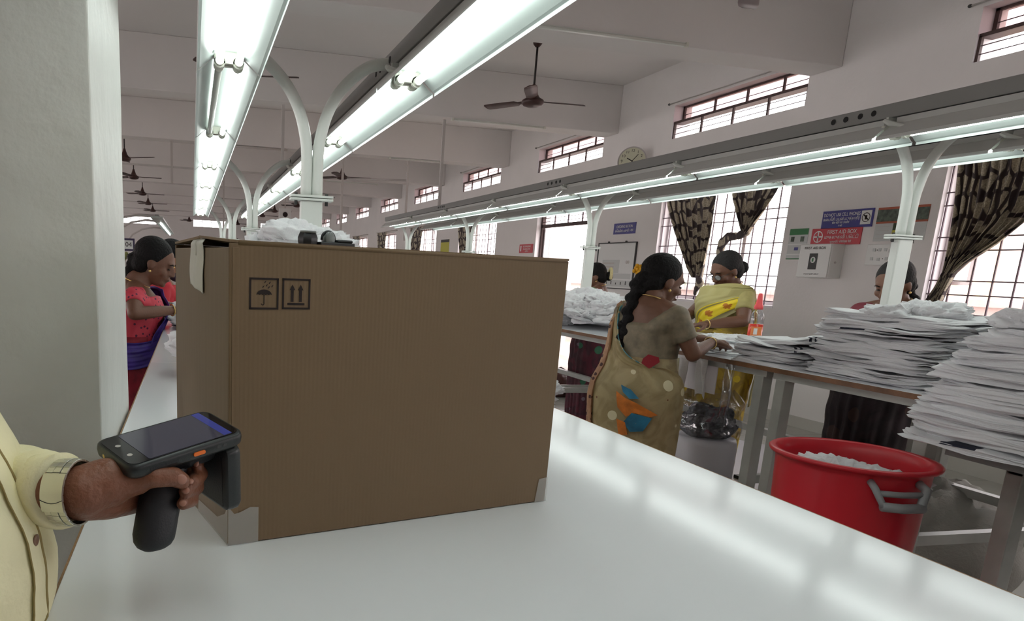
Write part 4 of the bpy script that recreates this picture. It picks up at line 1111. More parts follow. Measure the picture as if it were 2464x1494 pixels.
# clear bag of scraps on a white drum under the table
dr_ = thing('drum', 'white plastic drum under the wall-side table, below the clear bag of scraps', 'drum', (3.22, 3.90, ZF)); dr_.scale = (1.1, 1.1, 2.335)
MB().lathe([(.001, .002), (.165, .002), (.17, .012), (.175, .27), (.165, .285), (.001, .287)], 44).build('drum_body', mat('drum_white', (.50, .49, .52, 1), .4), dr_, smooth=True)
bg_ = thing('plastic_bag', 'clear plastic bag full of dark fabric scraps on the white drum', 'bag', (3.22, 3.90, .292)); bg_.scale = (1.1, 1.1, 1)
o = blob('scraps', 'dark scraps', 'x', (0, 0, 0), (.15, .15, .19), 'scraps', 6, .25); o.parent = bg_; del o['category']; del o['label']; o['kind'] = 'stuff'
m = MB(); rings = []
for i in range(26):
    u = i/25; z = .004+.30*u; rr = .168+.012*math.sin(u*9) + (.02*u if u < .7 else -.25*(u-.75))
    rings.append([Vector(((rr+.010*noise.noise(Vector((math.cos(a)*4, math.sin(a)*4, z*16)))+.006*(1-2*abs(noise.noise(Vector((a*5, z*30, 2))))))*math.cos(a), (rr+.012*noise.noise(Vector((a*3, z*20, 9))))*math.sin(a), z+.01*math.sin(a*7)*u)) for a in (2*PI*k/64 for k in range(64))])
m.ring_mesh(rings, cap=False); m.build('bag_film', 'film', bg_, smooth=True)
# white cloth strips hanging from the table edge into the bag
def hang(name, lab, x, y, z0, z1, w, m, seed, grp=None, curve=.03):
    g_ = MB(); r = Vector((seed*2.3, seed, 0))
    g_.grid(lambda u, v: (x-.012-curve*math.sin(v*PI*.5)+.018*math.sin(u*7+v*3+seed)*min(1, v*3), y-w/2+w*u*(1-.25*v)+.03*math.sin(v*3+seed), z1-(z1-z0)*v*(1-.12*abs(math.sin(u*4+seed)))), 26, 30)
    o = g_.build(name, m, smooth=True, solid=.002); return tag(o, lab, 'cloth', grp)
hang('hanging_cloth', 'long white cloth hanging from the table edge into the clear bag', 2.87, 3.72, .52, .84, .12, 'cloth_white', 1)
hang('hanging_cloth', 'shorter white cloth hanging beside the long one, under the table edge', 2.88, 3.56, .60, .84, .09, 'cloth_white', 2)
# apron board behind
o = MB().box((2.95, 3.55, .62), (2.955, 3.95, .825)).build('apron_panel', 'frame_white'); tag(o, 'pale grey board hung under the table between the two women', 'board')
# translucent plastic strip
hang('plastic_strip', 'clear crinkled plastic film hanging from the table corner beside the legs', 2.86, 3.33, .50, .84, .07, 'film', 3)
# pale sheet on the floor
o = MB().prism([(5.87, 6.09), (4.46, 4.63), (2.54, 6.58), (4.17, 8.41)], ZF+.001, ZF+.012).build('floor_sheet', mat('pale_board', (.52, .50, .54, 1), .35)); tag(o, 'pale smooth board lying on the tiles under the wall-side table', 'board')
o = MB().box((-.05, -.05, 0), (.05, .05, .03)).build('black_block', 'black', bevel=.004); o.location = (4.56, 5.0, ZF+.0125); tag(o, 'small black block on the pale floor board near the table leg', 'block')
# purple cloth and blue cable at the right edge
M['purple'] = mat('purple_cloth', rgb(74, 34, 84), .85)
M['cable_blue'] = mat('cable_blue', rgb(32, 42, 70), .5)
m = MB(); m.grid(lambda u, v: (2.80+.03*math.sin(u*9)+.02*v, 1.62-.40*u+.12*v*(u < .3)*(1-u/.3), .665-.6*v), 26, 20)
o = m.build('purple_cloth', 'purple', smooth=True, solid=.004); tag(o, 'purple cloth hanging below the stack at the right edge', 'cloth')
pts = [Vector((4.95+.20*math.cos(a)*(1+.1*math.sin(3*a)), 2.67+.18*math.sin(a), ZF+.012+.004*(i % 2))) for i, a in enumerate(2*PI*k/24*1.7 for k in range(25))]
o = MB().tube(pts, .007, 8).build('coiled_cable', 'cable_blue', smooth=True); tag(o, 'dark blue cable coiled on the floor at the right edge', 'cable')
o = blob('dark_rag', 'dark cloth scrap on the floor behind the sack', 'cloth', (5.6, 3.4, ZF), (.16, .12, .08), 'black', 9, .3)
for i, (x, y, s, lab) in enumerate([(6.45, 6.8, .5, 'short red painted line on the floor tiles under the table')]):
    o = MB().box((x, y-.02, ZF+.0005), (x+.04, y+.6, ZF+.0015)).build('floor_marking', mat('faded_red_paint', rgb(130, 70, 68), .6)); tag(o, lab, 'floor marking')
# ================================================================== PEOPLE
PROF = [(0.02,.150,.130,0),(.30,.165,.145,0),(.60,.180,.160,0),(.80,.192,.165,-.01),(.86,.188,.158,-.01),(.93,.160,.132,0),(1.00,.148,.122,.005),(1.06,.152,.128,.01),(1.12,.158,.126,.01),(1.17,.150,.108,0),(1.205,.122,.082,-.01),(1.228,.085,.062,-.012),(1.245,.058,.052,-.012)]
def prof_at(z):
    for i in range(len(PROF)-1):
        a, b_ = PROF[i], PROF[i+1]
        if z <= b_[0]:
            u = max(0, (z-a[0])/(b_[0]-a[0])); return [a[k]+(b_[k]-a[k])*u for k in (1, 2, 3)]
    return list(PROF[-1][1:])
def tp(z, ang, off=0.0):
    """point on the torso/skirt surface; ang in degrees, 0 = front (+y), 90 = her right (+x)"""
    rx, ry, cy = prof_at(z); a = math.radians(ang)
    if z > 1.15:      # shoulders are wider than the neck line: spread the top sideways
        rx *= 1+.10*(z > 1.19)
    return Vector(((rx+off)*math.sin(a), cy+(ry+off)*math.cos(a), z+off*.8*(z > 1.17)))
def sari_mat(name, base, alt, spots, border=None, scale=10, flor=.5, rough=.6):
    q = N(name); b = q.b
    tc = q.n('ShaderNodeTexCoord')
    nz = q.n('ShaderNodeTexNoise', i_Scale=6.0, i_Detail=3.0); nz.inputs['Distortion'].default_value = 2.2
    q.l(tc.outputs['Object'], nz.inputs['Vector'])
    r = q.n('ShaderNodeValToRGB'); r.color_ramp.elements[0].position = .42; r.color_ramp.elements[1].position = .56
    r.color_ramp.elements[0].color = base; r.color_ramp.elements[1].color = alt
    q.l(nz.outputs[0], r.inputs[0]); last = r.outputs[0]
    for (col, sc, th, seed) in spots:
        v = q.n('ShaderNodeTexVoronoi'); v.inputs['Scale'].default_value = sc
        mp = q.n('ShaderNodeMapping'); mp.inputs['Location'].default_value = (seed, seed*.7, seed*.3)
        q.l(tc.outputs['Object'], mp.inputs[0]); q.l(mp.outputs[0], v.inputs['Vector'])
        c = q.n('ShaderNodeMath', operation='LESS_THAN'); c.inputs[1].default_value = th; q.l(v.outputs['Distance'], c.inputs[0])
        mx = q.n('ShaderNodeMix', data_type='RGBA'); mx.inputs[7].default_value = col
        q.l(c.outputs[0], mx.inputs[0]); q.l(last, mx.inputs[6]); last = mx.outputs[2]
    if border:
        uv = q.n('ShaderNodeUVMap'); sp = q.n('ShaderNodeSeparateXYZ'); q.l(uv.outputs[0], sp.inputs[0])
        for (lo, hi, vm, col, bsc, mcol) in border:
            g1 = q.n('ShaderNodeMath', operation='GREATER_THAN'); g1.inputs[1].default_value = lo; q.l(sp.outputs[0], g1.inputs[0])
            g2 = q.n('ShaderNodeMath', operation='LESS_THAN'); g2.inputs[1].default_value = hi; q.l(sp.outputs[0], g2.inputs[0])
            mu = q.n('ShaderNodeMath', operation='MULTIPLY'); q.l(g1.outputs[0], mu.inputs[0]); q.l(g2.outputs[0], mu.inputs[1])
            g3 = q.n('ShaderNodeMath', operation='LESS_THAN'); g3.inputs[1].default_value = vm; q.l(sp.outputs[1], g3.inputs[0])
            mu2 = q.n('ShaderNodeMath', operation='MULTIPLY'); q.l(mu.outputs[0], mu2.inputs[0]); q.l(g3.outputs[0], mu2.inputs[1]); mu = mu2
            v = q.n('ShaderNodeTexVoronoi'); v.inputs['Scale'].default_value = bsc; q.l(tc.outputs['Object'], v.inputs['Vector'])
            c = q.n('ShaderNodeMath', operation='LESS_THAN'); c.inputs[1].default_value = .42; q.l(v.outputs['Distance'], c.inputs[0])
            m1 = q.n('ShaderNodeMix', data_type='RGBA'); m1.inputs[6].default_value = col; m1.inputs[7].default_value = mcol; q.l(c.outputs[0], m1.inputs[0])
            m2 = q.n('ShaderNodeMix', data_type='RGBA'); q.l(mu.outputs[0], m2.inputs[0]); q.l(last, m2.inputs[6]); q.l(m1.outputs[2], m2.inputs[7]); last = m2.outputs[2]
    q.l(last, b.inputs['Base Color']); b.inputs['Roughness'].default_value = rough
    nb = q.n('ShaderNodeTexNoise', i_Scale=90.0, i_Detail=2.0); q.l(tc.outputs['Object'], nb.inputs['Vector'])
    bp = q.n('ShaderNodeBump'); bp.inputs['Strength'].default_value = .15; bp.inputs['Distance'].default_value = .004
    q.l(nb.outputs[0], bp.inputs['Height']); q.l(bp.outputs[0], b.inputs['Normal'])
    return q.m
def hand_chain(m, wrist, dirv, palmn, s=1.0, side=1, curl=.5, grip=None):
    """palm plus five bent fingers; dirv: pointing direction, palmn: palm normal (towards the palm side)"""
    d = Vector(dirv).normalized(); n_ = Vector(palmn).normalized(); n_ = (n_-d*n_.dot(d)).normalized(); x = d.cross(n_).normalized()*side
    w = Vector(wrist)
    L = .082*s
    for k in range(5):
        t = k/4; m.capsule(w+x*(-.026+.052*t)*s*.35, w+d*L*.92+x*(-.030+.060*t)*s, .015*s, .011*s, 10)
    m.capsule(w-d*.01*s, w+d*.03*s, .021*s, .022*s, 12)
    lens = [(.036, .024, .018), (.042, .027, .020), (.039, .026, .019), (.031, .020, .017)]
    for k in range(4):
        b0 = w+d*(L-.004*abs(k-1.2))*1.0+x*(-.029+.0195*k)*s; a = curl*(.8+.12*k); p = b0; ang = 0; rr = .0092*s
        for j, l in enumerate(lens[k]):
            ang += a*(.8, 1.0, .7)[j]
            q_ = p+(d*math.cos(ang)+n_*math.sin(ang)+x*(-.05+.035*k)).normalized()*l*s
            m.capsule(p, q_, rr, rr*.9, 10); p = q_; rr *= .92
    tb = w+d*.022*s-x*.028*s; t1 = tb+(d*.55-x*.75+n_*.35).normalized()*.036*s; t2 = t1+(d*.85-x*.25+n_*.35).normalized()*.030*s; t3 = t2+(d*.9+n_*.35).normalized()*.022*s
    m.chain([tb, t1, t2, t3], [.015*s, .0115*s, .0105*s, .009*s], 10)
def head_parts(m, HM, s=1.0):
    def E_(c, r): m.ell((0, 0, 0), tuple(v*s for v in r), M4=HM @ Matrix.Translation(Vector(c)*s), seg=28, nr=18)
    E_((0, -.010, .020), (.072, .090, .080))      # cranium
    E_((0, .010, -.030), (.058, .070, .072))       # face
    E_((0, .030, -.075), (.038, .040, .030))       # jaw
    E_((0, .062, -.088), (.018, .014, .014))       # chin
    E_((0, .072, .018), (.045, .012, .016))        # brow
    for sx in (-1, 1):
        E_((sx*.034, .052, -.030), (.024, .022, .022))   # cheeks
        E_((sx*.072, -.004, -.014), (.008, .018, .026))  # ears
        E_((sx*.011, .088, -.034), (.008, .009, .007))   # nostrils
    m.capsule(HM @ (Vector((0, .078, .006))*s), HM @ (Vector((0, .096, -.028))*s), .007*s, .011*s, 12)
    E_((0, .077, -.056), (.022, .009, .005)); E_((0, .076, -.064), (.018, .010, .006))
M['lens_glass'] = pane_mat('lens_glass', (.75, .75, .75, 1), .35)
def person(name, label, loc, rz, H=1.50, wide=1.08, head=(0, 0), lean=0.0, arms=None, skin='skin', hair='hair', hairdo='bun', blouse=None, skirt=None, drape=None, group=None, neck_low=0.0, jewel=True, glasses=False, voxel=.0065, sleeve=.45, gown=None, hand_curl=.5, headoff=(0, .035, -.058)):
    s = H/1.50
    t = thing(name, label, 'person', loc, rz, group); t.scale = (s, s, s)
    W_ = lambda p: Vector((p[0]*wide, p[1]*wide, p[2]))
    lm = lambda p: Vector((p[0], p[1]+max(0, p[2]-.9)*lean, p[2]))
    hm = Matrix.Translation(lm(Vector((0, .005, 1.375)))+Vector(headoff)) @ Euler((math.radians(head[1]), 0, math.radians(head[0]))).to_matrix().to_4x4()
    m = MB()
    m.loft([(0, lm((0, p[3]-.004, p[0])).y, p[0], (p[1]-.010)*wide, (p[2]-.010)*wide) for p in PROF if p[0] > .78], 40)
    head_parts(m, hm)
    nb = lm(Vector((0, -.010, 1.225))); m.capsule(nb, hm @ Vector((0, -.018, -.055)), .050, .046, 18)
    m.capsule(lm(Vector((0, -.02, 1.19))), nb+Vector((0, 0, .02)), .075, .052, 18)
    for sd in (-1, 1):
        m.capsule(lm(Vector((sd*.05, -.015, 1.205))), lm(Vector((sd*.142*wide, -.005, 1.172))), .040, .043, 16)
    for sd in (-1, 1):     # legs and feet under the cloth
        m.chain([(sd*.08, 0, .80), (sd*.08, .01, .42), (sd*.08, 0, .07)], [.085, .055, .036], 14)
        m.capsule((sd*.08, -.02, .035), (sd*.085, .15, .022), .030, .020, 12)
    arms = arms or {}
    sh = {}; 
    for sd, key in ((1, 'R'), (-1, 'L')):
        S0 = lm(Vector((sd*.152*wide, -.005, 1.165))); El, Wr, hd, pn = arms.get(key, ((sd*.20, .03, .92), (sd*.16, .22, .90), (0, 1, -.1), (0, 0, -1)))
        El, Wr = Vector(El), Vector(Wr); sh[key] = (S0, El, Wr)
        m.chain([S0, S0.lerp(El, .5), El], [.046*wide, .042*wide, .034*wide], 16)
        m.chain([El, El.lerp(Wr, .35), Wr], [.035*wide, .033*wide, .021], 16)
        hand_chain(m, Wr, hd, pn, .92, side=sd, curl=hand_curl)
    body = m.build('body', skin, t, remesh=voxel, msmooth=3)
    # eyes
    for sd in (-1, 1):
        e_ = MB(); e_.ell((0, 0, 0), (.0115, .006, .0035), M4=hm @ Matrix.Translation((sd*.027, .0735, -.008)), seg=12, nr=8); e_.build('eye', 'eye', t, smooth=True)
        e_ = MB(); e_.tube([hm @ Vector((sd*.012, .0855, .014)), hm @ Vector((sd*.028, .084, .019)), hm @ Vector((sd*.044, .074, .013))], [.0022, .003, .0015], 6); e_.build('eyebrow', 'hair', t, smooth=True)
    li = MB(); li.ell((0, 0, 0), (.020, .004, .0055), M4=hm @ Matrix.Translation((0, .0845, -.060)), seg=14, nr=8); li.build('lips', mat_once('lips', rgb(104, 58, 52)), t, smooth=True)
    # hair
    h = MB()
    h.ell((0, 0, 0), (.079, .094, .086), M4=hm @ Matrix.Translation((0, -.024, .030)), seg=36, nr=24)
    h.ell((0, 0, 0), (.074, .060, .075), M4=hm @ Matrix.Translation((0, -.052, -.015)), seg=30, nr=20)
    if hairdo == 'bun': h.ell((0, 0, 0), (.042, .034, .040), M4=hm @ Matrix.Translation((0, -.125, -.035)))
    if hairdo in ('braid', 'lowbraid'):
        q = hm @ Vector((0, -.105, -.02)); dirs = Vector((.0, -.035, -.05)); n_ = 11 if hairdo == 'braid' else 5
        for i in range(n_):
            u = i/(n_-1); p = q+Vector((-.015*u, -.055*math.sin(u*1.5), -.30*u if hairdo == 'braid' else -.12*u)); r_ = (.036-.008*u) if i < n_-1 else .026
            h.ell(p+Vector((.010*(-1)**i, 0, 0)), (r_*1.05, r_*.85, r_*.72), seg=16, nr=10)
    h.build('hair', hair, t, remesh=.0055, msmooth=2)
    # blouse
    if blouse:
        m = MB()
        top = 1.17-neck_low
        m.loft([(0, lm((0, p[3], p[0])).y, p[0], (p[1]+.006)*wide, (p[2]+.006)*wide) for p in PROF if .91 < p[0] <= top] + [(0, lm((0, -.0, top+.002)).y, top+.002, .12*wide, .09*wide)], 40)
        m.ell(lm(Vector((.055, .085, 1.095))), (.058, .050, .052)); m.ell(lm(Vector((-.055, .085, 1.095))), (.058, .050, .052))
        for sd, key in ((1, 'R'), (-1, 'L')):
            S0, El, Wr = sh[key]; e1 = S0.lerp(El, sleeve)
            m.capsule(lm(Vector((sd*.085*wide, .0, 1.175))), S0, .048, .052, 18)
            m.capsule(lm(Vector((sd*.095*wide, .045, 1.12))), S0, .050, .050, 18); m.capsule(lm(Vector((sd*.095*wide, -.045, 1.12))), S0, .050, .050, 18)
            dd = (El-S0).normalized()
            m.tube([S0-dd*.01, S0, e1-dd*.004, e1], [.046, .054*wide, .050*wide, .050*wide], 22)
        m.build('blouse', blouse, t, remesh=.007, msmooth=3)
    if gown:
        m = MB()
        m.loft([(0, lm((0, p[3], p[0])).y, p[0], (p[1]+.008)*wide, (p[2]+.008)*wide) for p in PROF if p[0] <= 1.17], 48); m.build('gown', gown, t, smooth=True)
    if skirt:
        m = MB(); rings = []; nseg = 128; zs = [.015+(.985-.015)*i/34 for i in range(35)]
        for z in zs:
            rx, ry, cy = prof_at(z); ring = []
            for k in range(nseg):
                a = 2*PI*k/nseg; fr_ = max(0, math.cos(a)); amp = (.010*(1-z)+.002)
                pl = amp*math.sin(a*22+2*z)*(.25+fr_**2*1.3) + .008*(1-z)*math.sin(a*5+z*4) + .006*noise.noise(Vector((math.cos(a)*2, math.sin(a)*2, z*5+H)))
                sag = .004*math.sin(z*38+a*2)*(z > .5)
                f = (rx+.012+pl+sag, ry+.012+pl+sag)
                ring.append(Vector((f[0]*math.sin(a)*wide, (cy+f[1]*math.cos(a))*wide, z)))
            rings.append(ring)
        m.ring_mesh(rings); m.build('sari_skirt', skirt, t, smooth=True)
    for di, (nm, mt, keys, nu, nv, plt, thick) in enumerate(drape or []):
        # keys: (z0, ang0, off0,  z1, ang1, off1) edge pairs along the strip
        m = MB(); K = keys
        def cr(a, b_, c, d_, u): return .5*((2*b_)+(-a+c)*u+(2*a-5*b_+4*c-d_)*u*u+(-a+3*b_-3*c+d_)*u**3)
        def fn(u, v):
            x = v*(len(K)-1); i = min(int(x), len(K)-2); f = x-i
            k0, k1, k2, k3 = K[max(i-1, 0)], K[i], K[i+1], K[min(i+2, len(K)-1)]
            q = [cr(k0[j], k1[j], k2[j], k3[j], f) for j in range(6)]
            z = q[0]+(q[3]-q[0])*u; an = q[1]+(q[4]-q[1])*u; of = q[2]+(q[5]-q[2])*u
            of += plt*math.sin(u*38+v*3)*.5 + plt*.6*math.sin(u*17+v*5+di) + .003*noise.noise(Vector((u*6, v*14, H*9)))
            p = tp(max(.02, z), an, of); p = lm(Vector((p.x*wide, p.y*wide, p.z))); return p
        m.grid(fn, nu, nv); m.build(nm, mt, t, smooth=True, solid=thick)
    if jewel:
        for sd in (-1, 1):
            MB().ell(hm @ Vector((sd*.078, .004, -.042)), .0065, seg=10, nr=8).build('earring', 'gold', t, smooth=True)
        rg = [lm(Vector((0, -.012, 1.232)))+Vector((.062*math.sin(a), .058*math.cos(a), -.022*math.cos(a))) for a in (2*PI*k/28 for k in range(29))]
        MB().tube(rg, .0028, 6).build('necklace', 'gold', t, smooth=True)
        for key in ('R', 'L'):
            S0, El, Wr = sh[key]; d = (Wr-El).normalized()
            ux = d.cross(Vector((0, 0, 1))).normalized(); uy = d.cross(ux).normalized(); c0 = Wr-d*.012
            MB().tube([c0+ux*.026*math.cos(a)+uy*.026*math.sin(a) for a in (2*PI*k/20 for k in range(21))], .003, 6).build('bangle', 'gold', t, smooth=True)
    if glasses:
        g = MB()
        for sd in (-1, 1):
            c0 = Vector((sd*.031, .090, -.010)); g.tube([hm @ (c0+Vector((.024*math.cos(a), 0, .017*math.sin(a)))) for a in (2*PI*k/20 for k in range(21))], .0016, 6)
            g.tube([hm @ Vector((sd*.055, .088, -.006)), hm @ Vector((sd*.078, .01, -.004))], .0014, 6)
        g.tube([hm @ Vector((-.008, .092, -.008)), hm @ Vector((.008, .092, -.008))], .0014, 6)
        gg = g.build('glasses', 'dark', t, smooth=True)
        l_ = MB()
        for sd in (-1, 1): l_.ell((0, 0, 0), (.023, .001, .016), M4=hm @ Matrix.Translation((sd*.031, .090, -.010)), seg=16, nr=8)
        l_.build('lens', 'lens_glass', gg, smooth=True)
    return t, hm, sh, lm
_mo = {}
def mat_once(n_, c, **k):
    if n_ not in _mo: _mo[n_] = mat(n_, c, k.get('rough', .5))
    return _mo[n_]
def facing(dx, dy): return math.atan2(-dx, dy)
def flower(par, hm_p, m_, n_=7, r=.016):
    f = MB()
    for k in range(n_):
        a = 2*PI*k/n_; f.ell(hm_p+Vector((r*math.cos(a), r*.3*math.sin(3*a), r*math.sin(a))), (r*.62, r*.5, r*.62), seg=10, nr=6)
    f.ell(hm_p, r*.6, seg=10, nr=6); return f.build('hair_flower', m_, par, smooth=True)
M['blouse_khaki'] = mat('blouse_brocade', rgb(128, 116, 94), .6, var=.35, vscale=26)
M['sari_beige'] = sari_mat('beige_print_sari', rgb(160, 142, 104), rgb(138, 116, 84), [(rgb(196, 184, 148), 7, .22, 1.3), (rgb(96, 56, 36), 7, .055, 4.1), (rgb(150, 24, 34), 2.3, .13, 7.7), (rgb(36, 110, 140), 2.6, .13, 2.9)])
M['sari_beige_pallu'] = sari_mat('beige_print_pallu', rgb(170, 152, 112), rgb(150, 132, 92), [(rgb(214, 204, 168), 9, .22, 3.3), (rgb(110, 66, 40), 12, .08, 6.1)], border=[(-.1, .10, 2, rgb(178, 140, 108), 42, rgb(84, 46, 34)), (.94, 1.1, .52, rgb(90, 150, 160), 30, rgb(200, 190, 150))])
M['pallu_border'] = sari_mat('brown_print_border', rgb(170, 128, 98), rgb(186, 146, 112), [(rgb(70, 36, 30), 34, .30, 1.3)])
M['patch_red'] = mat('patch_red', rgb(140, 20, 34), .7); M['patch_blue'] = mat('patch_blue', rgb(44, 124, 160), .6, var=.5, vscale=14)
M['patch_orange'] = mat('patch_orange', rgb(212, 120, 40), .6, var=.4, vscale=20)
M['blouse_yellow'] = mat('blouse_pale_yellow', rgb(176, 164, 104), .65, var=.2, vscale=18)
M['sari_yellow'] = sari_mat('yellow_sari', rgb(190, 160, 60), rgb(150, 122, 50), [(rgb(214, 184, 40), 9, .25, 2.2), (rgb(120, 84, 30), 11, .12, 5.5)])
def yellow_band():
    q = N('yellow_band_pallu'); b = q.b
    uv = q.n('ShaderNodeUVMap'); sp = q.n('ShaderNodeSeparateXYZ'); q.l(uv.outputs[0], sp.inputs[0])
    r = q.n('ShaderNodeValToRGB'); r.color_ramp.interpolation = 'CONSTANT'; e = r.color_ramp.elements
    e[0].position = 0; e[0].color = rgb(176, 166, 106); e[1].position = .50; e[1].color = rgb(236, 210, 40)
    x = e.new(.52); x.color = rgb(160, 148, 80)
    x = e.new(.56); x.color = rgb(236, 208, 36); x = e.new(.86); x.color = rgb(150, 140, 96)
    q.l(sp.outputs[0], r.inputs[0])
    # orange motifs repeated down the band
    my = q.n('ShaderNodeMath', operation='MULTIPLY'); my.inputs[1].default_value = 9.0; q.l(sp.outputs[1], my.inputs[0])
    fy = q.n('ShaderNodeMath', operation='FRACT'); q.l(my.outputs[0], fy.inputs[0])
    cy = q.n('ShaderNodeMath', operation='SUBTRACT'); cy.inputs[1].default_value = .5; q.l(fy.outputs[0], cy.inputs[0]); ay = q.n('ShaderNodeMath', operation='ABSOLUTE'); q.l(cy.outputs[0], ay.inputs[0])
    cx = q.n('ShaderNodeMath', operation='SUBTRACT'); cx.inputs[1].default_value = .71; q.l(sp.outputs[0], cx.inputs[0]); ax = q.n('ShaderNodeMath', operation='ABSOLUTE'); q.l(cx.outputs[0], ax.inputs[0])
    mx_ = q.n('ShaderNodeMath', operation='MULTIPLY_ADD'); mx_.inputs[1].default_value = 2.6; q.l(ax.outputs[0], mx_.inputs[0]); q.l(ay.outputs[0], mx_.inputs[2])
    nz = q.n('ShaderNodeTexNoise', i_Scale=34.0, i_Detail=1.0); q.l(uv.outputs[0], nz.inputs['Vector'])
    ad = q.n('ShaderNodeMath', operation='MULTIPLY_ADD'); ad.inputs[1].default_value = .45; q.l(nz.outputs[0], ad.inputs[0]); q.l(mx_.outputs[0], ad.inputs[2])
    lt = q.n('ShaderNodeMath', operation='LESS_THAN'); lt.inputs[1].default_value = .50; q.l(ad.outputs[0], lt.inputs[0])
    m1 = q.n('ShaderNodeMix', data_type='RGBA'); m1.inputs[7].default_value = rgb(190, 116, 24); q.l(lt.outputs[0], m1.inputs[0]); q.l(r.outputs[0], m1.inputs[6]); q.l(m1.outputs[2], b.inputs['Base Color'])
    b.inputs['Roughness'].default_value = .55
    return q.m
M['pallu_yellow'] = yellow_band()
M['blouse_maroon'] = mat('blouse_maroon', rgb(116, 34, 50), .65, var=.2, vscale=20)
M['sari_dark'] = sari_mat('dark_print_sari', rgb(26, 16, 20), rgb(44, 28, 34), [(rgb(66, 44, 40), 5, .25, 2.2)])
M['sari_maroon_green'] = sari_mat('maroon_green_sari', rgb(62, 22, 34), rgb(84, 26, 42), [(rgb(44, 104, 74), 6, .22, 1.2), (rgb(110, 96, 104), 8, .14, 4.2)])
M['pallu_green'] = mat('pallu_green', rgb(120, 146, 112), .6, var=.5, vscale=16)
M['blouse_pink'] = sari_mat('dotted_pink_blouse', rgb(206, 66, 84), rgb(196, 54, 72), [(rgb(90, 24, 60), 48, .26, 1.0)])
M['sari_red'] = sari_mat('crimson_blue_sari', rgb(150, 20, 44), rgb(120, 14, 36), [(rgb(46, 24, 96), 3.2, .30, 1.6), (rgb(170, 44, 70), 8, .12, 3.1)])
M['pallu_violet'] = mat('pallu_violet', rgb(64, 40, 138), .5, var=.4, vscale=20)
M['cloth_red'] = mat('red_cotton', rgb(178, 28, 44), .7)
M['flower_y'] = mat('marigold', rgb(228, 168, 24), .6); M['flower_w'] = mat('jasmine', rgb(214, 200, 150), .6); M['flower_r'] = mat('rose', rgb(140, 30, 50), .6)

def wl(t, p):   # world point -> local of a person root
    return t.matrix_basis.inverted() @ Vector(p)
def armsW(loc, rz, s, R, L):
    Mx = Matrix.Translation(loc) @ Matrix.Rotation(rz, 4, 'Z') @ Matrix.Scale(s, 4); inv = Mx.inverted(); r3 = inv.to_3x3()
    f = lambda A: (inv @ Vector(A[0]), inv @ Vector(A[1]), r3 @ Vector(A[2]), r3 @ Vector(A[3]))
    d = {}
    if R: d['R'] = f(R)
    if L: d['L'] = f(L)
    return d
# ---- woman in the beige sari, seen from behind
loc = Vector((2.46, 3.55, ZF)); rz = facing(.96, .28); s_h = 1.86
A_ = armsW(loc, rz, s_h/1.5, ((2.60, 3.33, .875), (2.84, 3.50, .925), (.9, .45, .05), (0, 0, -1)), ((2.68, 3.84, .93), (2.90, 3.70, .93), (.9, -.3, 0), (0, 0, -1)))
PALLU_B = [(1.06, 5, .018, 1.03, -60, .018), (1.16, -20, .020, 1.15, -66, .020), (1.212, -62, .018, 1.195, -98, .018), (1.17, -104, .022, 1.15, -140, .020), (1.08, -112, .030, 1.06, -160, .022), (1.02, -114, .036, .995, -184, .022), (.97, -116, .040, .955, -222, .022), (.92, -116, .044, .94, -262, .022), (.80, -116, .046, .86, -300, .022), (.60, -116, .046, .64, -300, .022), (.40, -116, .046, .42, -300, .022), (.20, -116, .046, .20, -300, .022), (.05, -116, .046, .05, -300, .022)]
TAIL_B = [(1.19, -84, .030, 1.19, -104, .030), (1.10, -110, .040, 1.11, -132, .036), (.95, -122, .050, .95, -148, .042), (.70, -126, .052, .70, -154, .050), (.40, -128, .054, .40, -158, .052), (.10, -128, .056, .10, -158, .054)]
t, hm, sh, lm = person('woman', 'woman with long black braid in a beige printed sari, her back to the camera', loc, rz, s_h, .92, head=(-22, -16), lean=.05, arms=A_, hairdo='braid', blouse='blouse_khaki', skirt='sari_beige', neck_low=.02,
    drape=[('pallu', 'sari_beige_pallu', PALLU_B, 70, 70, .006, .003), ('pallu_tail', 'pallu_border', TAIL_B, 30, 60, .008, .003)], sleeve=.62)
flower(t, hm @ Vector((-.028, -.118, .012)), 'flower_y')
def patch(par, name, m_, pts, off=.068, wide=.92, lmf=None):
    # cloth motif lying on the drape: a small curved polygon
    o = MB(); c = [sum(p[k] for p in pts)/len(pts) for k in (0, 1)]
    def P3(z, a):
        p = tp(z, a, off); return Vector((p.x*wide, p.y*wide, p.z))
    rings = []
    for f in (1.0, .66, .33, .02):
        ring = []
        for i in range(len(pts)):
            a, b_ = pts[i], pts[(i+1) % len(pts)]
            for j in range(5):
                z = a[0]+(b_[0]-a[0])*j/5; an = a[1]+(b_[1]-a[1])*j/5
                ring.append(P3(c[0]+(z-c[0])*f, c[1]+(an-c[1])*f))
        rings.append(ring)
    o.ring_mesh(rings, cap=False); return o.build(name, m_, par, smooth=True)
patch(t, 'red_motif', 'patch_red', [(1.005, -220), (.995, -236), (.975, -238), (.945, -224), (.965, -212), (.985, -213)], .034)
patch(t, 'blue_motif', 'patch_blue', [(.87, -196), (.855, -208), (.82, -218), (.815, -208), (.84, -200)], .062)
patch(t, 'orange_motif', 'patch_orange', [(.84, -192), (.815, -204), (.80, -216), (.755, -240), (.745, -232), (.755, -216), (.735, -206), (.77, -196)], .060)
patch(t, 'blue_motif', 'patch_blue', [(.755, -212), (.74, -234), (.68, -226), (.67, -212), (.71, -204)], .062)
patch(t, 'orange_motif', 'patch_orange', [(.72, -196), (.71, -206), (.655, -210), (.65, -200)], .062)
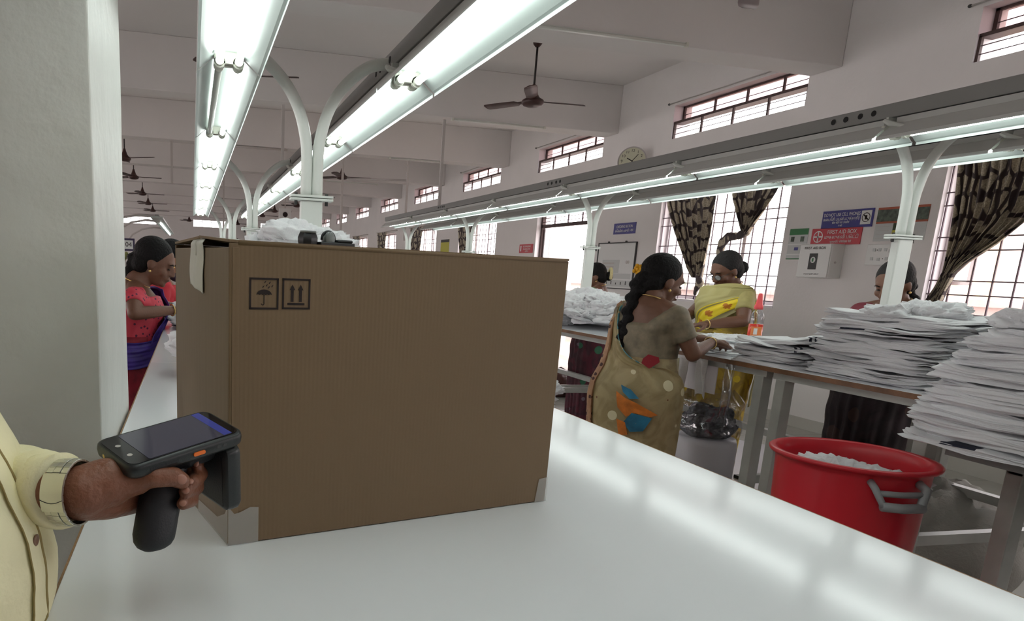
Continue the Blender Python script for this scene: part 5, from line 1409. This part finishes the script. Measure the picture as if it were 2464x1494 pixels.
# ---- woman in yellow
loc = Vector((4.33, 5.20, ZF)); rz = facing(-.985, .10)
A_ = armsW(loc, rz, 1.98/1.5, ((4.20, 5.48, .98), (3.92, 5.26, .93), (-.8, -.5, -.1), (0, 0, -1)), ((4.22, 4.88, .97), (3.90, 4.90, .935), (-.95, .1, -.1), (0, 0, -1)))
PY = [(1.00, 66, .020, .88, 14, .024), (1.09, 52, .026, .93, -12, .030), (1.165, 28, .040, .99, -34, .036), (1.195, -12, .036, 1.06, -66, .036), (1.215, -56, .028, 1.11, -92, .042), (1.18, -110, .030, 1.12, -104, .045), (1.05, -135, .036, 1.0, -108, .05), (.85, -145, .045, .80, -108, .055), (.55, -145, .05, .50, -108, .06)]
TY = [(.99, 75, .020, .90, 70, .024), (.98, 30, .028, .88, 30, .030), (.96, -20, .030, .86, -20, .032), (.95, -70, .026, .85, -70, .030)]
t, hm, sh, lm = person('woman', 'older woman with glasses in a yellow sari with motif band, looking down', loc, rz, 1.98, 1.05, head=(10, -26), lean=.03, arms=A_, hair='hair_grey', hairdo='bun', blouse='blouse_yellow', skirt='sari_yellow',
    drape=[('pallu', 'pallu_yellow', PY, 60, 60, .004, .003), ('waist_wrap', 'sari_yellow', TY, 20, 40, .006, .003)], glasses=True, sleeve=.60)
kn = MB()
for i in range(7): kn.ell(lm(Vector((.10+.02*math.sin(i*2), .165+.01*math.cos(i*3), .915+.012*math.cos(i*1.7)))), (.030, .018, .024), seg=12, nr=8)
kn.build('waist_knot', mat_once('knot_yellow', rgb(222, 190, 50)), t, smooth=True)
# ---- woman with jasmine in her hair behind the post
loc = Vector((4.40, 7.35, ZF)); rz = facing(-.9, .44)
A_ = armsW(loc, rz, 1.88/1.5, None, None)
PG = [(1.05, 40, .02, 1.0, 0, .02), (1.15, -10, .022, 1.10, -50, .022), (1.205, -60, .02, 1.18, -88, .02), (1.1, -120, .03, 1.08, -95, .03), (.8, -140, .04, .8, -100, .04)]
t, hm, sh, lm = person('woman', 'woman in a maroon blouse with jasmine in her hair, half hidden by the lamp post', loc, rz, 1.88, 1.0, head=(6, -18), hairdo='bun', blouse='blouse_maroon', skirt='sari_maroon_green', drape=[('pallu', 'pallu_green', PG, 30, 40, .005, .003)])
g = MB()
for k in range(16):
    a = PI*1.25*k/15-.4; g.ell(hm @ Vector((.050*math.cos(a), -.135-.02*math.sin(a), -.03+.055*math.sin(a))), (.016, .014, .014), seg=8, nr=6)
g.build('jasmine_garland', 'flower_w', t, smooth=True); flower(t, hm @ Vector((.05, -.10, -.02)), 'flower_r', r=.014)
# ---- woman behind the right-hand post
loc = Vector((4.40, 3.80, ZF)); rz = facing(-.97, -.15)
PD = [(1.05, 40, .02, 1.0, 0, .02), (1.15, -10, .022, 1.10, -50, .022), (1.205, -60, .02, 1.18, -88, .02), (1.1, -120, .03, 1.08, -95, .03), (.8, -140, .04, .8, -100, .04)]
t, hm, sh, lm = person('woman', 'woman in maroon and dark clothes looking down behind the right-hand lamp post', loc, rz, 1.91, 1.08, head=(4, -22), hairdo='lowbraid', hair='hair_grey', blouse='blouse_maroon', skirt='sari_dark', drape=[('pallu', 'sari_dark', PD, 30, 40, .005, .003)])
# ---- woman in the pink blouse at the left
loc = Vector((-.36, 4.42, ZF)); rz = facing(1.0, -.02)
A_ = armsW(loc, rz, 1.82/1.5, ((-.31, 4.16, .955), (-.10, 4.30, .97), (.95, .3, -.1), (0, 0, -1)), ((-.20, 4.62, .97), (-.06, 4.60, .96), (.95, -.1, 0), (0, 0, -1)))
PP = [(.92, 50, .02, .88, 10, .02), (1.03, 35, .026, .96, -12, .026), (1.13, 0, .030, 1.06, -46, .030), (1.19, -48, .024, 1.15, -84, .03), (1.14, -110, .03, 1.10, -98, .035), (.9, -135, .04, .9, -102, .045)]
WW = [(.97, 120, .022, .84, 110, .024), (.96, 80, .024, .84, 76, .026), (.97, 40, .026, .86, 40, .028), (1.0, 0, .026, .88, 0, .03), (1.03, -40, .026, .90, -40, .03)]
t, hm, sh, lm = person('woman', 'woman with flower-tied braid in a dotted pink blouse and crimson and violet sari', loc, rz, 1.82, .92, head=(-10, -20), headoff=(0, .050, -.045), lean=.16, arms=A_, hairdo='braid', blouse='blouse_pink', skirt='sari_red', drape=[('pallu', 'pallu_violet', PP, 40, 50, .005, .003), ('waist_wrap', 'pallu_violet', WW, 24, 40, .006, .003)])
q = hm @ Vector((0, -.125, -.03)); f = MB()
for i in range(26):
    u = i/25; f.ell(q+Vector((.016*math.sin(i*2.3)-.015*u, -.07*math.sin(u*1.5)-.012, -.26*u+.02)), (.010, .009, .009), seg=8, nr=6)
f.build('flower_string', mat_once('flower_string', rgb(150, 150, 90)), t, smooth=True)
# ---- woman in red with a mask, behind her
loc = Vector((-.31, 5.55, ZF)); rz = facing(.97, .2)
t, hm, sh, lm = person('woman', 'woman in red with a dark mask under her chin, behind the pink blouse woman', loc, rz, 1.86, .88, head=(-8, -16), lean=.24, skin='skin_light', hairdo='bun', blouse='cloth_red', gown='cloth_red', sleeve=.7)
MB().ell((0, 0, 0), (.050, .050, .036), M4=hm @ Matrix.Translation((0, .035, -.088)), seg=20, nr=12).build('face_mask', mat_once('mask_dark', rgb(36, 36, 66)), t, smooth=True)
# ---- small distant seated workers at the far left
for i, (x, y, c, lab) in enumerate([(-1.25, 8.6, 'pallu_green', 'far worker in green between the pillar and the pink blouse woman'), (-.85, 10.2, 'purple', 'far worker in purple low behind the women at the left')]):
    person('woman', lab, Vector((x, y, ZF)), facing(.9, .3), 1.55, 1.0, head=(0, -15), hairdo='bun', blouse=c, gown=c, jewel=False, voxel=.012)
# ================================================================== HANDHELD SCANNER
DC = Vector((-.024, .813, 1.056)); DX = Vector((.1145, .070, .019)).normalized(); DZ = Vector((-.020, -.205, .978)); DZ = (DZ-DX*DZ.dot(DX)).normalized(); DY = DZ.cross(DX)
DM = Matrix(((DX.x, DY.x, DZ.x, DC.x), (DX.y, DY.y, DZ.y, DC.y), (DX.z, DY.z, DZ.z, DC.z), (0, 0, 0, 1)))
dv = thing('handheld_scanner', 'black pistol-grip handheld scanner with a phone-like screen held over the table', 'scanner')
dv.matrix_world = DM
M['pda'] = mat('scanner_plastic', (.014, .017, .018, 1), .36, bump=.05, bscale=300)
M['pda_rubber'] = mat('scanner_rubber', (.007, .008, .011, 1), .5, bump=.1, bscale=400)
M['screen'] = mat('screen_glass', (.030, .030, .040, 1), .06, emit=((.30, .29, .42, 1), .06))
M['screen_blue'] = mat('screen_blue_bar', (.02, .03, .15, 1), .06, emit=((.10, .12, .55, 1), .16))
M['bezel'] = mat('screen_bezel', (.006, .006, .008, 1), .07)
M['orange_key'] = mat('orange_key', rgb(245, 120, 40), .4)
def rrect(hx, hy, ch, n=3):
    pts = []
    for (sx, sy, a0) in ((1, 1, 0), (-1, 1, 90), (-1, -1, 180), (1, -1, 270)):
        for i in range(n+1):
            a = math.radians(a0+90*i/n); pts.append((sx*(hx-ch)+ch*math.cos(a), sy*(hy-ch)+ch*math.sin(a)))
    return pts
HX, HY = .0725, .0405
m = MB(); rings = []
for (k, z) in ((-.004, -.0175), (0, -.013), (.0008, -.006), (0, -.0015), (-.0018, 0)):
    rings.append([Vector((x, y, z)) for x, y in rrect(HX+k, HY+k, .013, 5)])
m.ring_mesh(rings); m.build('phone_body', 'pda', dv, auto=50)
MB().prism(rrect(HX-.004, HY-.004, .010, 5), .0, .0006).build('bezel_glass', 'bezel', dv)
sc_ = MB().prism(rrect(.0525, HY-.0058, .002, 2), .0006, .0010, M4=Matrix.Translation((.006, 0, 0))).build('screen', 'screen', dv)
MB().box((.0475, -(HY-.006), .0010), (.0580, HY-.006, .0012)).build('status_bar', 'screen_blue', sc_)
for y in (-.014, .012): MB().lathe([(.001, .0006), (.003, .0006), (.003, .0009), (.001, .0009)], 16, c=(-.058, y, 0)).build('navigation_key', 'conduit', dv)
MB().prism(rrect(.0075, .0022, .002, 4), 0, .0026, M4=Matrix.Translation((.010, -HY+.0006, -.0075)) @ Matrix.Rotation(PI/2, 4, 'X')).build('side_key', 'orange_key', dv)
for x in (.036, .044): MB().prism(rrect(.0028, .0018, .0016, 3), 0, .0018, M4=Matrix.Translation((x, -HY+.0006, -.0075)) @ Matrix.Rotation(PI/2, 4, 'X')).build('side_key', 'dark', dv)
MB().box((-.050, -HY-.0008, -.0105), (-.015, -HY+.001, -.0055)).build('slot_cover', 'pda_rubber', dv, bevel=.0006)
for y in (.016, -.010):
    MB().lathe([(.0005, -.001), (.0024, -.001), (.0024, .0012), (.0005, .0016)], 14, M4=Matrix.Translation((-HX+.0004, y, -.0085)) @ Matrix.Rotation(-PI/2, 4, 'Y')).build('charging_pin', 'gold', dv)
m = MB(); m.loft([(.004, 0, -.020, .050, .026), (.008, 0, -.028, .046, .022), (.020, 0, -.036, .030, .018)], 28, p=4); m.build('cradle', 'pda_rubber', dv, auto=40)
# antenna plate under the nose
m = MB(); rings = []
for (dx, k) in ((.046, -.006), (.050, -.001), (.056, 0), (.064, 0), (.068, -.002), (.0695, -.006)):
    rings.append([Vector((dx, y, z-.0600)) for y, z in rrect(.0385+k, .0430+k, .010, 4)])
m.ring_mesh(rings); ap = m.build('antenna_plate', 'pda', dv, auto=35)
MB().box((.0455, -.031, -.095), (.0465, .031, -.028)).build('antenna_recess', 'pda_rubber', ap)
MB().box((.015, -.013, -.034), (.052, .013, -.018)).build('antenna_neck', 'pda_rubber', dv, bevel=.003)
# pistol grip
inv = DM.inverted()
gp = [at(402, 1090, .822), at(398, 1125, .815), at(392, 1165, .808), at(384, 1210, .803), at(377, 1250, .800), at(372, 1280, .798), at(371, 1298, .797), at(371, 1310, .797), at(371, 1318, .797), at(372, 1322, .797)]
gr = [(.029, .0185), (.026, .0180), (.0235, .0170), (.0245, .0175), (.0240, .0185), (.0240, .0185), (.0228, .0170), (.0195, .0140), (.0140, .0095), (.004, .003)]
hx = Vector((DX.x, DX.y, 0)).normalized(); hy = Vector((-hx.y, hx.x, 0))
rings = []
for c, (a, b_) in zip(gp, gr):
    ring = []
    for k in range(28):
        an = 2*PI*k/28; ca, sa = math.cos(an), math.sin(an)
        p = c+hx*math.copysign(abs(ca)**.85, ca)*a+hy*math.copysign(abs(sa)**.85, sa)*b_
        ring.append(inv @ p)
    rings.append(ring)
MB().ring_mesh(rings).build('pistol_grip', 'pda_rubber', dv, smooth=True)
MB().tube([inv @ at(430, 1100, .83), inv @ at(440, 1118, .828), inv @ at(436, 1140, .824)], [.008, .006, .004], 12).build('trigger', 'pda', dv, smooth=True)

# ================================================================== THE MAN AT THE LEFT
ML = Vector((-.313, .79, 0)); MZ = facing(.98, -.2)
mn = thing('man', 'man in a pale yellow shirt at the left edge, his watch-wearing hand holding the scanner', 'person', ML, MZ)
MI = (Matrix.Translation(ML) @ Matrix.Rotation(MZ, 4, 'Z')).inverted()
w_ = lambda px, py, d: MI @ at(px, py, d)
m = MB()
hmM = Matrix.Translation((0, -.06, 1.565)) @ Euler((math.radians(-14), 0, math.radians(6))).to_matrix().to_4x4()
head_parts(m, hmM, 1.04)
m.capsule((0, -.09, 1.40), hmM @ Vector((0, -.02, -.06)), .060, .054, 18); m.capsule((0, -.07, 1.20), (0, -.09, 1.38), .10, .07, 16)
# forearm, palm and hand
FA = [w_(-40, 1158, .94), w_(55, 1170, .815), w_(125, 1181, .758), w_(200, 1184, .750)]
m.capsule(Vector((-.18, -.10, 1.34)), Vector((-.22, -.12, 1.18)), .050, .044); m.capsule(Vector((-.08, -.09, 1.34)), Vector((-.18, -.10, 1.34)), .05, .05)
elb = FA[0]
m.capsule(Vector((-.22, -.12, 1.18)), elb, .044, .040)
m.chain(FA, [.038, .033, .0280, .0272], 20)
m.capsule(w_(195, 1170, .750), w_(196, 1205, .756), .0225, .0215, 16)
m.capsule(w_(205, 1176, .752), w_(262, 1160, .766), .026, .027, 16)       # thenar side
m.capsule(w_(262, 1160, .766), w_(330, 1155, .772), .026, .0165, 16)
m.capsule(w_(205, 1205, .758), w_(262, 1205, .780), .0215, .0205, 16)       # heel of the hand
m.capsule(w_(262, 1205, .780), w_(345, 1200, .828), .0205, .0150, 14)
m.capsule(w_(240, 1180, .775), w_(360, 1160, .845), .026, .020, 16)
m.capsule(w_(245, 1190, .778), w_(362, 1190, .842), .025, .017, 16)
m.capsule(w_(240, 1165, .775), w_(375, 1120, .850), .024, .014, 16)
# thumb along the near side of the grip
m.chain([w_(318, 1152, .770), w_(372, 1146, .768), w_(418, 1147, .778), w_(438, 1157, .785)], [.0155, .0125, .0112, .0095], 16)
# fingers come round the front of the grip
fing = {'index': [(375, 1108, .856), (440, 1096, .872), (476, 1104, .852), (474, 1121, .832)],
        'middle': [(380, 1135, .858), (445, 1128, .872), (483, 1140, .850), (463, 1159, .806)],
        'ring': [(375, 1163, .852), (440, 1160, .868), (474, 1172, .846), (446, 1182, .798)],
        'little': [(368, 1190, .846), (432, 1192, .860), (462, 1203, .838), (440, 1212, .798)]}
frr = {'index': (.0115, .0098, .0086, .0076), 'middle': (.0118, .0102, .0092, .0078), 'ring': (.0112, .0098, .0090, .0078), 'little': (.0100, .0088, .0082, .0074)}
for k, P_ in fing.items(): m.chain([w_(*p) for p in P_], frr[k], 14)
m.build('body', 'skin_hand', mn, remesh=.0024, msmooth=4)
def nail(c, toward, wdt=.006, ln=.0075, nrm=None):
    c = w_(c[0], c[1], c[2]-.0022); tt = (w_(*toward)-c).normalized(); n_ = MI.to_3x3() @ (-(fwd)+U2*.15); n_ = (n_-tt*n_.dot(tt)).normalized(); s_ = tt.cross(n_)
    M4 = Matrix(((s_.x, tt.x, n_.x, c.x), (s_.y, tt.y, n_.y, c.y), (s_.z, tt.z, n_.z, c.z), (0, 0, 0, 1)))
    MB().ell((0, 0, 0), (wdt, ln, .0022), M4=M4, seg=18, nr=8).build('fingernail', 'nail', mn, smooth=True)
nail((437, 1153, .7755), (452, 1160, .778), .0056, .0068)
nail((447, 1180, .7905), (430, 1184, .787), .0040, .0044)
nail((440, 1210, .7905), (424, 1214, .787), .0038, .0042)
nail((459, 1158, .7985), (445, 1163, .79), .0034, .0038)
nail((472, 1115, .8245), (470, 1132, .82), .0034, .0042)
# creases on the wrist and palm edge are left to the skin bump; watch next
ax = (FA[3]-FA[2]).normalized(); wc = w_(171, 1184, .7535)
vx = (MI.to_3x3() @ U2); vx = (vx-ax*vx.dot(ax)).normalized(); vy = ax.cross(vx)
wt = MB(); clasp = MB(); lines = MB()
NL = 28
for k in range(NL):
    a = 2*PI*(k+.5)/NL; rr = .0332
    c = wc+vx*math.cos(a)*rr*1.02+vy*math.sin(a)*rr*.93; tn = (-vx*math.sin(a)+vy*math.cos(a)).normalized(); nr_ = (vx*math.cos(a)+vy*math.sin(a)).normalized()
    M4 = Matrix(((ax.x, tn.x, nr_.x, c.x), (ax.y, tn.y, nr_.y, c.y), (ax.z, tn.z, nr_.z, c.z), (0, 0, 0, 1)))
    for (x0, x1, h) in ((-.0118, -.0045, .0012), (-.0040, .0040, .0018), (.0045, .0118, .0012)):
        wt.box((x0, -.0036, -.0012), (x1, .0036, h), M4=M4)
wo = wt.build('watch_band', 'steel', mn, bevel=.0004)
# folding clasp on the side facing the camera
cdir = MI.to_3x3() @ (-fwd); a0 = math.atan2(cdir.dot(vy), cdir.dot(vx))
for i, (da0, da1, hw, h) in enumerate(((-.62, .50, .0125, .0360),)):
    rings = []
    for j in range(13):
        a = a0+da0+(da1-da0)*j/12; q_ = []
        for (x, r_) in ((-hw, h-.002), (-hw, h), (hw, h), (hw, h-.002)):
            q_.append(wc+vx*math.cos(a)*r_*1.02+vy*math.sin(a)*r_*.95+ax*x)
        rings.append(q_)
    clasp.ring_mesh(rings); clasp.build('watch_clasp', 'steel', wo, auto=40)
ca = []
for j in range(9):
    u = j/8; a = a0+.14+.10*math.sin(PI*u); ca.append(wc+vx*math.cos(a)*.0362*1.02+vy*math.sin(a)*.0362*.95+ax*(-.013+.026*u))
MB().tube(ca, .0004, 6).build('clasp_groove', 'dark', wo, smooth=True)
# shirt
M['shirt'] = mat('pale_yellow_cotton', rgb(240, 232, 192), .8, bump=.35, bscale=30, var=.06, vscale=9)
M['seam'] = mat('shirt_seam', rgb(150, 132, 84), .8)
M['button'] = mat('shirt_button', rgb(120, 86, 64), .3)
SH = [(.72, .160, .128, 0), (.78, .166, .134, 0), (.84, .170, .141, .000), (.875, .172, .160, 0), (.92, .172, .160, 0), (.96, .170, .154, -.002), (1.02, .168, .144, -.012), (1.09, .166, .130, -.030), (1.18, .172, .120, -.070), (1.28, .185, .112, -.09), (1.34, .180, .098, -.095), (1.385, .120, .080, -.09), (1.41, .075, .066, -.085)]
def sh_at(z):
    for i in range(len(SH)-1):
        a, b_ = SH[i], SH[i+1]
        if z <= b_[0]:
            u = max(0, min(1, (z-a[0])/(b_[0]-a[0]))); u2 = u*u*(3-2*u)*.5+u*.5; return [a[k]+(b_[k]-a[k])*u2 for k in (1, 2, 3)]
    return list(SH[-1][1:])
def shp(z, a, off=0):
    rx, ry, cy = sh_at(z); f = .0035*noise.noise(Vector((math.sin(a)*3, math.cos(a)*3, z*9))) + .0035*math.sin(z*34+a*2.5)*max(0, 1-abs(z-.92)*5)
    return Vector(((rx+off+f)*math.sin(a), cy+(ry+off+f)*math.cos(a), z))
m = MB(); rings = []
for i in range(70):
    z = .72+(1.41-.72)*i/69; rings.append([shp(z, 2*PI*k/96) for k in range(96)])
m.ring_mesh(rings, cap=True); shirt = m.build('shirt', 'shirt', mn, smooth=True)
PA = math.radians(2)
m = MB(); m.grid(lambda u, v: shp(.73+.62*v, PA+.17*(u-.5)*(1 if True else 0), .0030+.0012*math.sin(PI*u)), 10, 60); m.build('placket', 'shirt', shirt, smooth=True, solid=.0012)
for e in (-.5, .5):
    MB().tube([shp(.73+.62*k/40, PA+.17*e, .0035) for k in range(41)], .0010 if e > 0 else .0022, 6).build('placket_seam', 'seam', shirt, smooth=True)
for z in (.86, .962, 1.06, 1.16, 1.26):
    c = shp(z, PA, .0045); n_ = Vector((math.sin(PA), math.cos(PA), 0)); M4 = Matrix.Translation(c) @ n_.to_track_quat('Z', 'Y').to_matrix().to_4x4()
    b_ = MB().lathe([(.0005, .0), (.0058, .0), (.0062, .0012), (.0045, .0016), (.0035, .0010), (.0005, .0010)], 22, M4=M4).build('shirt_button', 'button', shirt, smooth=True)
# sleeves
def sleeve(pts, rs, name='sleeve'):
    P = [Vector(p) for p in pts]; Q = []; Rr = []
    for i in range(len(P)-1):
        for j in range(10):
            u = j/10; Q.append(P[i].lerp(P[i+1], u)); Rr.append(rs[i]+(rs[i+1]-rs[i])*u)
    Q.append(P[-1]); Rr.append(rs[-1])
    rg = []; up = Vector((0, 0, 1))
    for i, p in enumerate(Q):
        t_2 = (Q[min(i+2, len(Q)-1)]-Q[max(i-2, 0)]).normalized(); x = t_2.cross(Vector((.2, .1, 1))).normalized(); y = x.cross(t_2)
        rg.append([p+(x*math.cos(a)+y*math.sin(a))*(Rr[i]+.0022*math.sin(i*1.1+2*math.sin(a))+.004*noise.noise(Vector((math.cos(a)*1.5, math.sin(a)*1.5, i*.3)))) for a in (2*PI*k/40 for k in range(40))])
    o = MB().ring_mesh(rg).build(name, 'shirt', mn, smooth=True); return o
sl = sleeve([(-.13, -.10, 1.335), (-.18, -.11, 1.30), (-.22, -.12, 1.18), elb, w_(55, 1168, .815), w_(153, 1180, .7545)], [.062, .066, .060, .056, .045, .0368])
cu_ = MB().tube([w_(100, 1173, .784), w_(153, 1180, .7545)], [.0400, .0366], 40).build('cuff', 'shirt', sl, smooth=True)
sleeve([(.13, -.03, 1.335), (.19, -.02, 1.30), (.23, -.03, 1.15), (.235, .0, 1.05)], [.062, .070, .060, .054])
m = MB(); m.capsule((.23, -.03, 1.15), (.235, .02, 1.03), .042, .036); m.capsule((.235, .02, 1.03), (.22, .10, .82), .036, .024)
hand_chain(m, (.22, .10, .82), (0, .3, -1), (-1, 0, 0), 1.0, 1, .3); m.build('arm', 'skin_hand', mn, remesh=.004, msmooth=2)
h = MB(); h.ell((0, 0, 0), (.082, .098, .084), M4=hmM @ Matrix.Translation((0, -.022, .036)), seg=30, nr=20); h.ell((0, 0, 0), (.075, .055, .07), M4=hmM @ Matrix.Translation((0, -.056, -.01))); h.build('hair', 'hair', mn, remesh=.006, msmooth=2)
M['trouser'] = mat('dark_trousers', (.04, .042, .05, 1), .8)
m = MB()
m.loft([(0, 0, .55, .150, .118), (0, 0, .72, .158, .126), (0, 0, .80, .164, .131)], 40)
for sd in (-1, 1): m.tube([(sd*.085, 0, .70), (sd*.09, .01, .18), (sd*.09, 0, ZF+.10)], [.094, .078, .062], 24)
m.build('trousers', 'trouser', mn, remesh=.008, msmooth=2)
for sd in (-1, 1): MB().loft([(sd*.09, .05, ZF+.001, .048, .13), (sd*.09, .05, ZF+.03, .05, .132), (sd*.09, .02, ZF+.075, .042, .085), (sd*.09, 0, ZF+.105, .04, .05)], 24).build('shoe', 'black', mn, smooth=True)

# ------------------------------------------------------------------ lettering becomes plain mesh
bpy.context.view_layer.update()
dg = bpy.context.evaluated_depsgraph_get()
for o in [o for o in COL.objects if o.type == 'FONT']:
    me = bpy.data.meshes.new_from_object(o.evaluated_get(dg), depsgraph=dg)
    n_ = bpy.data.objects.new('lettering_mesh', me); COL.objects.link(n_); n_.parent = o.parent; n_.matrix_local = o.matrix_local.copy()
    nm = o.name; bpy.data.objects.remove(o); n_.name = nm.split('.')[0]

# ------------------------------------------------------------------ working frame -> floor at 0, true metres (a tube light is 1.22 m long)
US = .83
for o in [o for o in COL.objects if o.parent is None]:
    o.location = (o.location.x*US, o.location.y*US, (o.location.z-ZF)*US)
    o.scale = tuple(v*US for v in o.scale) if o.type != 'CAMERA' else (1, 1, 1)
